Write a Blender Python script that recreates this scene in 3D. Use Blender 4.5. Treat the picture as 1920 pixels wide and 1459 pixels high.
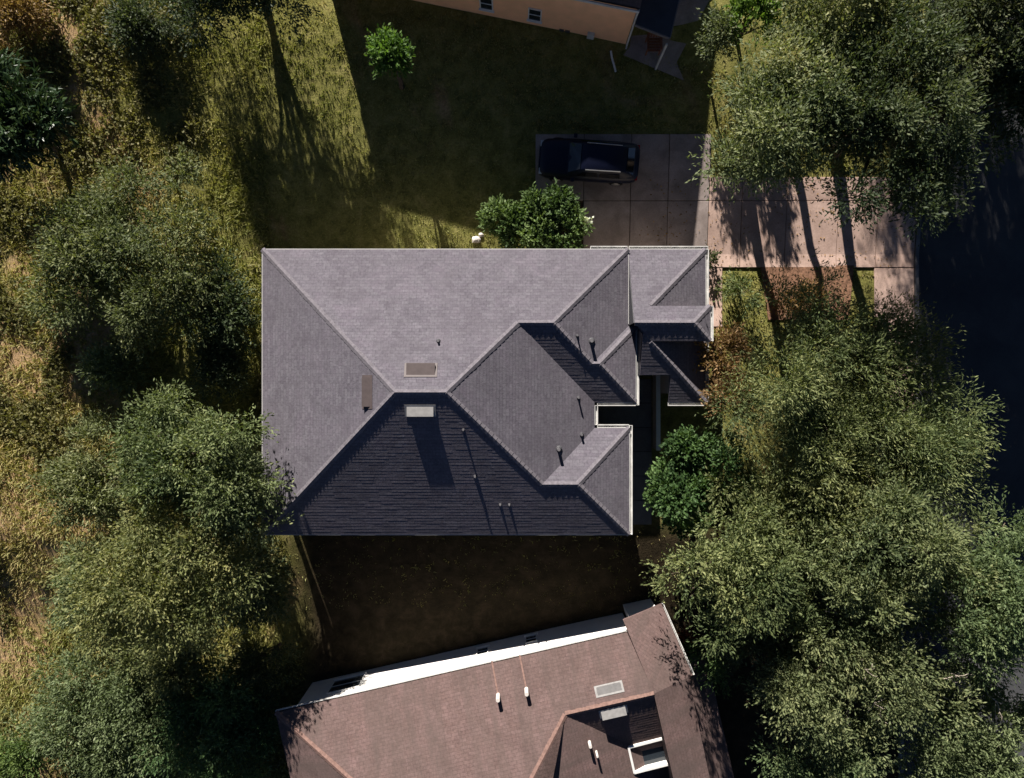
import bpy, math, random
import numpy as np
from mathutils import Vector, Matrix

for o in list(bpy.data.objects):
    bpy.data.objects.remove(o, do_unlink=True)
scn = bpy.context.scene
COL = scn.collection
random.seed(7)

# ------------------------------------------------------------------ camera
H, F = 33.0, 1280.0            # drone height in metres, focal length in photo pixels (24 mm)
cam_d = bpy.data.cameras.new('camera')
cam_d.sensor_width = 36.0
cam_d.lens = 24.0
cam_d.clip_end = 2000.0
cam = bpy.data.objects.new('camera', cam_d)
COL.objects.link(cam)
cam.location = (0, 0, H)
cam.rotation_euler = (0, 0, 0)
scn.camera = cam

# ------------------------------------------------------------------ sky, sun, exposure
SUN_EL = math.radians(24.7)
SUN_AZ = math.radians(-14.0)     # clockwise from +Y
world = bpy.data.worlds.new('World')
scn.world = world
world.use_nodes = True
wn = world.node_tree
bg = wn.nodes['Background']
sky = wn.nodes.new('ShaderNodeTexSky')
sky.sky_type = 'NISHITA'
sky.sun_disc = False
sky.altitude = 4000.0
sky.air_density = 0.38
sky.dust_density = 0.1
sky.sun_elevation = SUN_EL
sky.sun_rotation = SUN_AZ
wn.links.new(sky.outputs[0], bg.inputs[0])
bg.inputs[1].default_value = 0.05
sun_d = bpy.data.lights.new('sun', 'SUN')
sun_d.energy = 5.0
sun_d.angle = math.radians(0.5)
sun_d.color = (1.0, 0.935, 0.86)
sun = bpy.data.objects.new('sun', sun_d)
COL.objects.link(sun)
to_sun = Vector((math.sin(SUN_AZ) * math.cos(SUN_EL), math.cos(SUN_AZ) * math.cos(SUN_EL), math.sin(SUN_EL)))
sun.rotation_euler = (-to_sun).to_track_quat('-Z', 'Y').to_euler()
sun.location = to_sun * 80
scn.view_settings.view_transform = 'Standard'
scn.view_settings.look = 'None'
scn.view_settings.gamma = 1.0
scn.view_settings.exposure = 1.28
scn.render.engine = 'CYCLES'


# ------------------------------------------------------------------ helpers
def ground_z(y):
    """the street runs down a gentle hill: higher lot at the top, lower lot at the bottom"""
    y = np.asarray(y, dtype=float)
    return 0.13 * np.clip(y - 6.5, 0, 10.0) - 0.27 * np.clip(-6.9 - y, 0, 4.8)


def gz(y):
    return float(ground_z(y))


def P(px, py, z=None):
    """photo pixel + height above datum -> place in metres (z None: on the ground)"""
    if z is not None:
        return Vector(((px - 960) / F * (H - z), (729.5 - py) / F * (H - z), z))
    zz = 0.0
    for _ in range(8):
        zz = gz((729.5 - py) / F * (H - zz))
    return Vector(((px - 960) / F * (H - zz), (729.5 - py) / F * (H - zz), zz))


class MB:
    def __init__(s):
        s.v, s.f, s.uv = [], [], []

    def add(s, vs, fs):
        b = len(s.v)
        s.v += [tuple(p) for p in vs]
        s.f += [tuple(i + b for i in f) for f in fs]

    def quad(s, a, b, c, d):
        s.add([a, b, c, d], [(0, 1, 2, 3)])

    def box(s, x0, x1, y0, y1, z0, z1):
        s.add([(x0, y0, z0), (x1, y0, z0), (x1, y1, z0), (x0, y1, z0),
               (x0, y0, z1), (x1, y0, z1), (x1, y1, z1), (x0, y1, z1)],
              [(0, 3, 2, 1), (4, 5, 6, 7), (0, 1, 5, 4), (1, 2, 6, 5), (2, 3, 7, 6), (3, 0, 4, 7)])

    def obox(s, c, ax, ay, az, hx, hy, hz):
        c = Vector(c)
        vs = [c + ax * (i * hx) + ay * (j * hy) + az * (k * hz)
              for k in (-1, 1) for (i, j) in ((-1, -1), (1, -1), (1, 1), (-1, 1))]
        s.add(vs, [(0, 3, 2, 1), (4, 5, 6, 7), (0, 1, 5, 4), (1, 2, 6, 5), (2, 3, 7, 6), (3, 0, 4, 7)])

    def seg(s, p0, p1, out, o0, o1, z0, z1):
        p0, p1, out = Vector(p0), Vector(p1), Vector(out)
        vs = []
        for z in (z0, z1):
            for (p, o) in ((p0, o0), (p1, o0), (p1, o1), (p0, o1)):
                vs.append(p + out * o + Vector((0, 0, z)))
        s.add(vs, [(0, 3, 2, 1), (4, 5, 6, 7), (0, 1, 5, 4), (1, 2, 6, 5), (2, 3, 7, 6), (3, 0, 4, 7)])

    def prism(s, poly, z0, z1):
        n = len(poly)
        vs = [(p[0], p[1], z0) for p in poly] + [(p[0], p[1], z1) for p in poly]
        fs = [tuple(reversed(range(n))), tuple(range(n, 2 * n))]
        fs += [(i, (i + 1) % n, n + (i + 1) % n, n + i) for i in range(n)]
        s.add(vs, fs)

    def tube(s, pts, rad, n=8, cap=True):
        pts = [Vector(p) for p in pts]
        b = len(s.v)
        for i, p in enumerate(pts):
            t = (pts[min(i + 1, len(pts) - 1)] - pts[max(i - 1, 0)]).normalized()
            a = Vector((0, 0, 1)) if abs(t.z) < 0.9 else Vector((1, 0, 0))
            u = t.cross(a).normalized()
            w = t.cross(u)
            for k in range(n):
                q = 2 * math.pi * k / n
                s.v.append(tuple(p + (u * math.cos(q) + w * math.sin(q)) * rad[i]))
        for i in range(len(pts) - 1):
            for k in range(n):
                k2 = (k + 1) % n
                s.f.append((b + i * n + k, b + i * n + k2, b + (i + 1) * n + k2, b + (i + 1) * n + k))
        if cap:
            s.f.append(tuple(b + k for k in reversed(range(n))))
            s.f.append(tuple(b + (len(pts) - 1) * n + k for k in range(n)))

    def build(s, name, mat, parent=None, smooth=False, loc=None):
        me = bpy.data.meshes.new(name)
        vs = s.v
        if loc is not None:
            vs = [(a - loc[0], b - loc[1], c - loc[2]) for a, b, c in vs]
        me.from_pydata(vs, [], s.f)
        if mat is not None:
            me.materials.append(mat)
        if s.uv:
            ul = me.uv_layers.new(name='UVMap')
            flat = []
            for f in s.f:
                for i in f:
                    flat += list(s.uv[i])
            ul.data.foreach_set('uv', flat)
        if smooth:
            me.polygons.foreach_set('use_smooth', [True] * len(me.polygons))
        me.update()
        o = bpy.data.objects.new(name, me)
        COL.objects.link(o)
        if parent is not None:
            o.parent = parent
            if loc is None:
                # parents are unrotated empties: keep world coordinates
                o.matrix_parent_inverse = Matrix.Translation(-Vector(parent_world(parent)))
        elif loc is not None:
            o.location = loc
        return o


def parent_world(o):
    p = Vector((0, 0, 0))
    while o is not None:
        p += Vector(o.location) + (o.matrix_parent_inverse.to_translation() if o.parent else Vector((0, 0, 0)))
        o = o.parent
    return p


def tag(o, label=None, cat=None, group=None, kind=None):
    if label: o['label'] = label
    if cat: o['category'] = cat
    if group: o['group'] = group
    if kind: o['kind'] = kind
    return o


def empty(name, loc, label=None, cat=None, group=None):
    o = bpy.data.objects.new(name, None)
    o.empty_display_size = 0.2
    COL.objects.link(o)
    o.location = loc
    return tag(o, label, cat, group)


# ------------------------------------------------------------------ materials
def new_mat(name, rough=0.8, spec=0.3):
    m = bpy.data.materials.new(name)
    m.use_nodes = True
    nt = m.node_tree
    b = nt.nodes['Principled BSDF']
    b.inputs['Roughness'].default_value = rough
    b.inputs['Specular IOR Level'].default_value = spec
    return m, nt, b


def N(nt, t, **kw):
    n = nt.nodes.new(t)
    for k, v in kw.items():
        setattr(n, k, v)
    return n


def noise(nt, vec, scale, detail=4, rough=0.55, dist=0.0):
    n = N(nt, 'ShaderNodeTexNoise')
    n.inputs['Scale'].default_value = scale
    n.inputs['Detail'].default_value = detail
    n.inputs['Roughness'].default_value = rough
    n.inputs['Distortion'].default_value = dist
    if vec is not None:
        nt.links.new(vec, n.inputs['Vector'])
    return n.outputs['Fac']


def ramp(nt, fac, stops):
    r = N(nt, 'ShaderNodeValToRGB')
    el = r.color_ramp.elements
    while len(el) < len(stops):
        el.new(0.5)
    for e, (p, c) in zip(el, stops):
        e.position = p
        e.color = (c[0], c[1], c[2], 1)
    nt.links.new(fac, r.inputs[0])
    return r.outputs[0]


def mixc(nt, fac, a, b, mode='MIX'):
    m = N(nt, 'ShaderNodeMix', data_type='RGBA', blend_type=mode)
    for i, s in ((0, fac), (6, a), (7, b)):
        if isinstance(s, (int, float)):
            m.inputs[i].default_value = s
        elif isinstance(s, tuple):
            m.inputs[i].default_value = (s[0], s[1], s[2], 1)
        else:
            nt.links.new(s, m.inputs[i])
    return m.outputs[2]


def bump(nt, b, height, strength=0.3, dist=0.02):
    n = N(nt, 'ShaderNodeBump')
    n.inputs['Strength'].default_value = strength
    n.inputs['Distance'].default_value = dist
    nt.links.new(height, n.inputs['Height'])
    nt.links.new(n.outputs[0], b.inputs['Normal'])


def mapping_pos(nt):
    g = N(nt, 'ShaderNodeNewGeometry')
    return g.outputs['Position']


def plain(name, c, rough=0.7, spec=0.3, var=0.12, scale=6.0, metal=0.0):
    m, nt, b = new_mat(name, rough, spec)
    p = mapping_pos(nt)
    f = noise(nt, p, scale, 5)
    lo = tuple(x * (1 - var) for x in c)
    hi = tuple(min(1, x * (1 + var)) for x in c)
    nt.links.new(ramp(nt, f, [(0.3, lo), (0.7, hi)]), b.inputs['Base Color'])
    b.inputs['Metallic'].default_value = metal
    return m


def shingle_mat(name, c1, c2, stain, stain_amt, streak=False):
    m, nt, b = new_mat(name, 0.92, 0.15)
    uv = N(nt, 'ShaderNodeUVMap').outputs[0]
    br = N(nt, 'ShaderNodeTexBrick')
    br.offset = 0.37
    br.inputs['Scale'].default_value = 1.0
    br.inputs['Brick Width'].default_value = 0.31
    br.inputs['Row Height'].default_value = 0.145
    br.inputs['Mortar Size'].default_value = 0.006
    br.inputs['Mortar Smooth'].default_value = 0.3
    br.inputs['Bias'].default_value = -0.1
    br.inputs['Color1'].default_value = (*c1, 1)
    br.inputs['Color2'].default_value = (*c2, 1)
    br.inputs['Mortar'].default_value = (*[x * 0.55 for x in c1], 1)
    nt.links.new(uv, br.inputs['Vector'])
    pos = mapping_pos(nt)
    gran = noise(nt, pos, 9, 7, 0.8)
    col = mixc(nt, 0.75, br.outputs['Color'], ramp(nt, gran, [(0.3, (0.5, 0.5, 0.52)), (0.7, (1.5, 1.47, 1.48))]), 'MULTIPLY')
    mp = N(nt, 'ShaderNodeMapping')
    mp.inputs['Scale'].default_value = (1.6, 0.16, 1) if streak else (0.5, 0.35, 1)
    nt.links.new(uv, mp.inputs['Vector'])
    big = noise(nt, mp.outputs[0], 1.0, 5, 0.6, 0.4)
    msk = ramp(nt, big, [(0.36, (0, 0, 0)), (0.66, (1, 1, 1))])
    mm = N(nt, 'ShaderNodeMath', operation='MULTIPLY')
    nt.links.new(msk, mm.inputs[0])
    mm.inputs[1].default_value = stain_amt
    col = mixc(nt, mm.outputs[0], col, stain)
    blot = noise(nt, pos, 0.8, 6, 0.65, 1.0)
    col = mixc(nt, 0.8, col, ramp(nt, blot, [(0.3, (0.82, 0.80, 0.81)), (0.5, (1.0, 1.0, 1.0)), (0.7, (1.15, 1.10, 1.13))]), 'MULTIPLY')
    nt.links.new(col, b.inputs['Base Color'])
    bump(nt, b, gran, 0.5, 0.016)
    return m


def leaf_mat(name, cols, trans=0.32):
    m = bpy.data.materials.new(name)
    m.use_nodes = True
    nt = m.node_tree
    b = nt.nodes['Principled BSDF']
    out = nt.nodes['Material Output']
    a = N(nt, 'ShaderNodeAttribute', attribute_name='tone')
    col = ramp(nt, a.outputs['Fac'], [(i / (len(cols) - 1), c) for i, c in enumerate(cols)])
    oi = N(nt, 'ShaderNodeObjectInfo')
    col = mixc(nt, 1.0, col, ramp(nt, oi.outputs['Random'], [(0.0, (0.80, 0.92, 0.88)), (0.35, (1.0, 1.0, 0.85)), (0.65, (0.88, 0.90, 0.92)), (1.0, (1.16, 1.04, 0.82))]), 'MULTIPLY')
    nt.links.new(col, b.inputs['Base Color'])
    b.inputs['Roughness'].default_value = 0.6
    b.inputs['Specular IOR Level'].default_value = 0.2
    tr = N(nt, 'ShaderNodeBsdfTranslucent')
    nt.links.new(mixc(nt, 1.0, col, (1.1, 1.15, 0.55), 'MULTIPLY'), tr.inputs['Color'])
    mx = N(nt, 'ShaderNodeMixShader')
    mx.inputs[0].default_value = trans
    nt.links.new(b.outputs[0], mx.inputs[1])
    nt.links.new(tr.outputs[0], mx.inputs[2])
    nt.links.new(mx.outputs[0], out.inputs[0])
    return m


def concrete_mat(name, c, stain):
    m, nt, b = new_mat(name, 0.9, 0.2)
    p = mapping_pos(nt)
    f1 = noise(nt, p, 0.9, 6, 0.6, 0.5)
    f2 = noise(nt, p, 14, 5, 0.7)
    col = ramp(nt, f1, [(0.3, stain), (0.62, c)])
    col = mixc(nt, 0.45, col, ramp(nt, f2, [(0.3, (0.62, 0.6, 0.58)), (0.7, (1.25, 1.25, 1.25))]), 'MULTIPLY')
    oi = N(nt, 'ShaderNodeObjectInfo')
    col = mixc(nt, 0.35, col, ramp(nt, oi.outputs['Random'], [(0, (0.7, 0.68, 0.66)), (1, (1.1, 1.1, 1.1))]), 'MULTIPLY')
    nt.links.new(col, b.inputs['Base Color'])
    bump(nt, b, f2, 0.25, 0.01)
    return m


M = {}
M['shingle'] = shingle_mat('grey_shingle', (0.104, 0.096, 0.112), (0.130, 0.124, 0.139), (0.107, 0.097, 0.111), 0.4)
M['shingle_b'] = shingle_mat('tan_shingle', (0.123, 0.083, 0.075), (0.142, 0.097, 0.090), (0.083, 0.064, 0.057), 0.7, True)
M['cap'] = plain('ridge_shingle', (0.136, 0.125, 0.139), 0.92, 0.15, 0.25, 9)
M['cap_b'] = plain('tan_ridge_shingle', (0.180, 0.112, 0.094), 0.92, 0.15, 0.25, 9)
M['white'] = plain('white_paint', (0.663, 0.654, 0.629), 0.5, 0.4, 0.06, 3)
M['gutter'] = plain('white_aluminium', (0.527, 0.518, 0.493), 0.5, 0.4, 0.22, 2.5)
M['stucco'] = plain('beige_stucco', (0.300, 0.262, 0.215), 0.9, 0.2, 0.08, 5)
M['stucco_o'] = plain('orange_stucco', (0.892, 0.494, 0.272), 0.9, 0.2, 0.07, 2)
M['stucco_w'] = plain('white_stucco', (0.656, 0.640, 0.615), 0.9, 0.2, 0.05, 2)
M['glass'] = plain('window_glass', (0.02, 0.025, 0.03), 0.08, 0.6, 0.1, 1)
M['vent'] = plain('brown_vent_metal', (0.080, 0.062, 0.060), 0.55, 0.4, 0.12, 5)
M['ventw'] = plain('pale_vent_metal', (0.260, 0.252, 0.244), 0.5, 0.4, 0.15, 5)
M['pipe'] = plain('grey_vent_pipe', (0.120, 0.114, 0.120), 0.6, 0.4, 0.15, 8)
M['pipew'] = plain('pale_vent_pipe', (0.600, 0.560, 0.512), 0.6, 0.4, 0.1, 8)
M['lead'] = plain('dark_flashing', (0.05, 0.05, 0.055), 0.6, 0.4, 0.2, 8)
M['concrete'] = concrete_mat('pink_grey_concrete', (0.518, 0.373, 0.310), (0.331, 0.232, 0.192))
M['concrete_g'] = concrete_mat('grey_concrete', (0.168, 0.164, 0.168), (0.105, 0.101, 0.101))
M['concrete_shade'] = concrete_mat('shade_grey_concrete', (0.34, 0.285, 0.265), (0.20, 0.165, 0.15))  # greyer copy of the drive concrete with shade put into its colour
M['joint'] = plain('joint_soil', (0.05, 0.035, 0.025), 0.95, 0.1, 0.3, 12)
M['bark'] = plain('grey_brown_bark', (0.085, 0.065, 0.05), 0.95, 0.1, 0.35, 14)
M['twig'] = plain('pale_bare_twig', (0.42, 0.36, 0.30), 0.9, 0.1, 0.2, 14)
M['mulch'] = plain('pine_straw', (0.184, 0.102, 0.065), 0.95, 0.1, 0.5, 9)
M['wood'] = plain('red_brown_wood', (0.20, 0.075, 0.04), 0.7, 0.3, 0.25, 10)
M['rock'] = plain('pale_rock', (0.5, 0.46, 0.42), 0.9, 0.2, 0.25, 6)
M['carpaint'] = plain('dark_blue_car_paint', (0.002, 0.004, 0.018), 0.42, 0.3, 0.1, 1)
M['carglass'] = plain('car_glass', (0.006, 0.007, 0.009), 0.06, 0.6, 0.1, 1)
M['tyre'] = plain('black_rubber', (0.015, 0.015, 0.015), 0.85, 0.2, 0.2, 9)
M['chrome'] = plain('light_alloy', (0.45, 0.45, 0.46), 0.3, 0.5, 0.1, 5, 0.8)
M['lampred'] = plain('red_tail_lamp', (0.25, 0.01, 0.01), 0.2, 0.5, 0.1, 5)
M['lampclear'] = plain('clear_headlamp', (0.5, 0.5, 0.52), 0.15, 0.6, 0.1, 5)
M['darkroof'] = plain('dark_porch_metal', (0.035, 0.038, 0.05), 0.6, 0.3, 0.2, 2)

# asphalt
m, nt, b = new_mat('asphalt', 0.9, 0.25)
p = mapping_pos(nt)
f1 = noise(nt, p, 0.5, 6, 0.65, 0.6)
f2 = noise(nt, p, 30, 4, 0.7)
col = ramp(nt, f1, [(0.3, (0.040, 0.041, 0.045)), (0.7, (0.068, 0.068, 0.070))])
col = mixc(nt, 0.5, col, ramp(nt, f2, [(0.3, (0.6, 0.6, 0.6)), (0.7, (1.4, 1.4, 1.4))]), 'MULTIPLY')
nt.links.new(col, b.inputs['Base Color'])
bump(nt, b, f2, 0.4, 0.01)
M['asphalt'] = m

# soil with thin turf
m, nt, b = new_mat('turf_ground', 0.97, 0.05)
p = mapping_pos(nt)
f1 = noise(nt, p, 0.22, 6, 0.62, 0.8)
f2 = noise(nt, p, 1.6, 7, 0.7, 0.4)
f3 = noise(nt, p, 11, 6, 0.75)
grass = ramp(nt, f2, [(0.30, (0.080, 0.084, 0.026)), (0.5, (0.178, 0.172, 0.052)), (0.72, (0.275, 0.245, 0.095))])
rust = ramp(nt, f2, [(0.30, (0.18, 0.115, 0.05)), (0.5, (0.33, 0.22, 0.12)), (0.72, (0.44, 0.31, 0.19))])
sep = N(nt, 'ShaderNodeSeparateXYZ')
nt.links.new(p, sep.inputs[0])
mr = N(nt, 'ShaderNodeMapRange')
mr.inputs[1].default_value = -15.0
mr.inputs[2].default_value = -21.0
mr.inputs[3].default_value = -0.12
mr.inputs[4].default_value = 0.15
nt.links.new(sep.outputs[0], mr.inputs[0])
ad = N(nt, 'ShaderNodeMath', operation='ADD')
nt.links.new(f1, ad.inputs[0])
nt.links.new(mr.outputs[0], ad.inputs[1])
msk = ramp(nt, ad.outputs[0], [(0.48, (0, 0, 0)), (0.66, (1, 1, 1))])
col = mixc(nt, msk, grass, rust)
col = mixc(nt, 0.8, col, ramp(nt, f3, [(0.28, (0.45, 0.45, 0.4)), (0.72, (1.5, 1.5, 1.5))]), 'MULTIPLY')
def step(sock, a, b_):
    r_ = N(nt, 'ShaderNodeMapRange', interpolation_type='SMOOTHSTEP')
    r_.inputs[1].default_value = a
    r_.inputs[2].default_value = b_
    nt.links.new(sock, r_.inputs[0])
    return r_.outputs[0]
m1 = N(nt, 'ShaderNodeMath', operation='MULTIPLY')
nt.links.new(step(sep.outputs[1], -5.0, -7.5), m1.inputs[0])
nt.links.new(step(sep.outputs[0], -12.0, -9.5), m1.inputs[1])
shade_soil = ramp(nt, f2, [(0.3, (0.018, 0.014, 0.009)), (0.5, (0.034, 0.026, 0.015)), (0.72, (0.062, 0.044, 0.027))])  # brown yard ground, darkened further to paint in the shade between the houses
col = mixc(nt, m1.outputs[0], col, shade_soil)
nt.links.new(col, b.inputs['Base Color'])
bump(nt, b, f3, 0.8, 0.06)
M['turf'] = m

# foliage
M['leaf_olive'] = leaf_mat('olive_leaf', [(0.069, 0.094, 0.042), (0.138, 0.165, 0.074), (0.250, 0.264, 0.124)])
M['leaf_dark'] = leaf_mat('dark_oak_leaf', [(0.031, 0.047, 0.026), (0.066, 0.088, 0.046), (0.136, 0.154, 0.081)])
M['leaf_pale'] = leaf_mat('pale_scrub_leaf', [(0.099, 0.118, 0.051), (0.174, 0.197, 0.097), (0.278, 0.281, 0.158)])
M['leaf_green'] = leaf_mat('green_shrub_leaf', [(0.028, 0.057, 0.021), (0.064, 0.116, 0.041), (0.130, 0.198, 0.077)])
M['leaf_bright'] = leaf_mat('bright_green_leaf', [(0.045, 0.095, 0.019), (0.090, 0.173, 0.029), (0.153, 0.242, 0.058)], 0.4)
M['leaf_rust'] = leaf_mat('rusty_leaf', [(0.130, 0.083, 0.036), (0.259, 0.157, 0.070), (0.388, 0.240, 0.120)])
M['leaf_red'] = leaf_mat('red_leaf', [(0.12, 0.03, 0.02), (0.22, 0.06, 0.04), (0.30, 0.11, 0.08)])
M['leaf_gloss'] = leaf_mat('glossy_dark_leaf', [(0.018, 0.036, 0.018), (0.044, 0.075, 0.034), (0.098, 0.130, 0.058)], 0.15)
M['leaf_gloss'].node_tree.nodes['Principled BSDF'].inputs['Roughness'].default_value = 0.32
M['weed'] = leaf_mat('dry_weed_leaf', [(0.095, 0.095, 0.031), (0.185, 0.173, 0.063), (0.280, 0.238, 0.107)], 0.35)
M['petal'] = leaf_mat('white_petal', [(0.7, 0.7, 0.68), (0.8, 0.8, 0.78)])
M['blade'] = leaf_mat('grass_blade', [(0.117, 0.144, 0.042), (0.220, 0.232, 0.072), (0.358, 0.328, 0.136), (0.427, 0.313, 0.168)], 0.35)


# ------------------------------------------------------------------ value noise for scattering
def vnoise(x, y, cell, seed):
    rng = np.random.RandomState(seed)
    g = rng.rand(128, 128)
    u, v = x / cell + 64, y / cell + 64
    i, j = np.floor(u).astype(int), np.floor(v).astype(int)
    fu, fv = u - i, v - j
    fu, fv = fu * fu * (3 - 2 * fu), fv * fv * (3 - 2 * fv)
    i0, i1, j0, j1 = i % 128, (i + 1) % 128, j % 128, (j + 1) % 128
    return (g[i0, j0] * (1 - fu) + g[i1, j0] * fu) * (1 - fv) + (g[i0, j1] * (1 - fu) + g[i1, j1] * fu) * fv


def fbm(x, y, cell, seed):
    return (vnoise(x, y, cell, seed) + 0.5 * vnoise(x, y, cell / 2, seed + 1) + 0.25 * vnoise(x, y, cell / 4, seed + 2)) / 1.75


def np_mesh(name, verts, nper, tones, mat, parent=None, smooth=False):
    """verts (n*nper,3): n polygons of nper corners each, tone per polygon"""
    nv = len(verts)
    n = nv // nper
    me = bpy.data.meshes.new(name)
    me.vertices.add(nv)
    me.vertices.foreach_set('co', np.ascontiguousarray(verts, dtype=np.float32).ravel())
    me.loops.add(nv)
    me.loops.foreach_set('vertex_index', np.arange(nv, dtype=np.int32))
    me.polygons.add(n)
    me.polygons.foreach_set('loop_start', np.arange(0, nv, nper, dtype=np.int32))
    me.materials.append(mat)
    at = me.attributes.new('tone', 'FLOAT', 'FACE')
    at.data.foreach_set('value', np.ascontiguousarray(np.clip(tones, 0, 1), dtype=np.float32))
    me.update(calc_edges=True)
    o = bpy.data.objects.new(name, me)
    COL.objects.link(o)
    if parent is not None:
        o.parent = parent
        o.matrix_parent_inverse = Matrix.Translation(-Vector(parent_world(parent)))
    return o


def unit(a):
    return a / np.maximum(np.linalg.norm(a, axis=1, keepdims=True), 1e-6)


def leaf_sprays(rng, origins, dirs, length, k, leaf_l, leaf_w, tone0, upbias=0.35, droop=0.15, coh=0.42):
    """k leaves along each twig; returns quads and tones"""
    n = len(origins)
    ln = length * (0.6 + 0.8 * rng.rand(n, 1, 1))
    t = (np.arange(k).reshape(1, k, 1) + rng.rand(n, k, 1)) / k
    pos = origins[:, None, :] + dirs[:, None, :] * t * ln
    pos[:, :, 2] -= (droop * ln * t * t)[:, :, 0]
    pos += rng.normal(0, 0.18 * length, (n, k, 3)) * 0.5
    pos = pos.reshape(-1, 3)
    d = np.repeat(dirs, k, axis=0)
    ax = unit(d + rng.normal(0, coh, d.shape))
    nr = rng.normal(0, 0.6, d.shape)
    nr[:, 2] += upbias * 2
    nr += d * 0.5
    side = unit(np.cross(ax, nr))
    s = (0.65 + 0.7 * rng.rand(len(pos), 1))
    L, W = leaf_l * s, leaf_w * s
    v = np.empty((len(pos), 4, 3))
    v[:, 0] = pos - ax * L * 0.5
    v[:, 1] = pos + side * W * 0.5
    v[:, 2] = pos + ax * L * 0.5
    v[:, 3] = pos - side * W * 0.5
    tone = np.repeat(tone0, k) + rng.normal(0, 0.17, len(pos))
    return v.reshape(-1, 3), tone


def limb_pts(rng, a, b, n=5, wob=0.12):
    a, b = np.array(a), np.array(b)
    L = np.linalg.norm(b - a)
    pts = []
    for i in range(n):
        t = i / (n - 1)
        p = a * (1 - t) + b * t
        p[2] += 0.12 * L * math.sin(math.pi * t)
        if 0 < i < n - 1:
            p += rng.normal(0, wob * L / n, 3)
        pts.append(p)
    return pts


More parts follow.
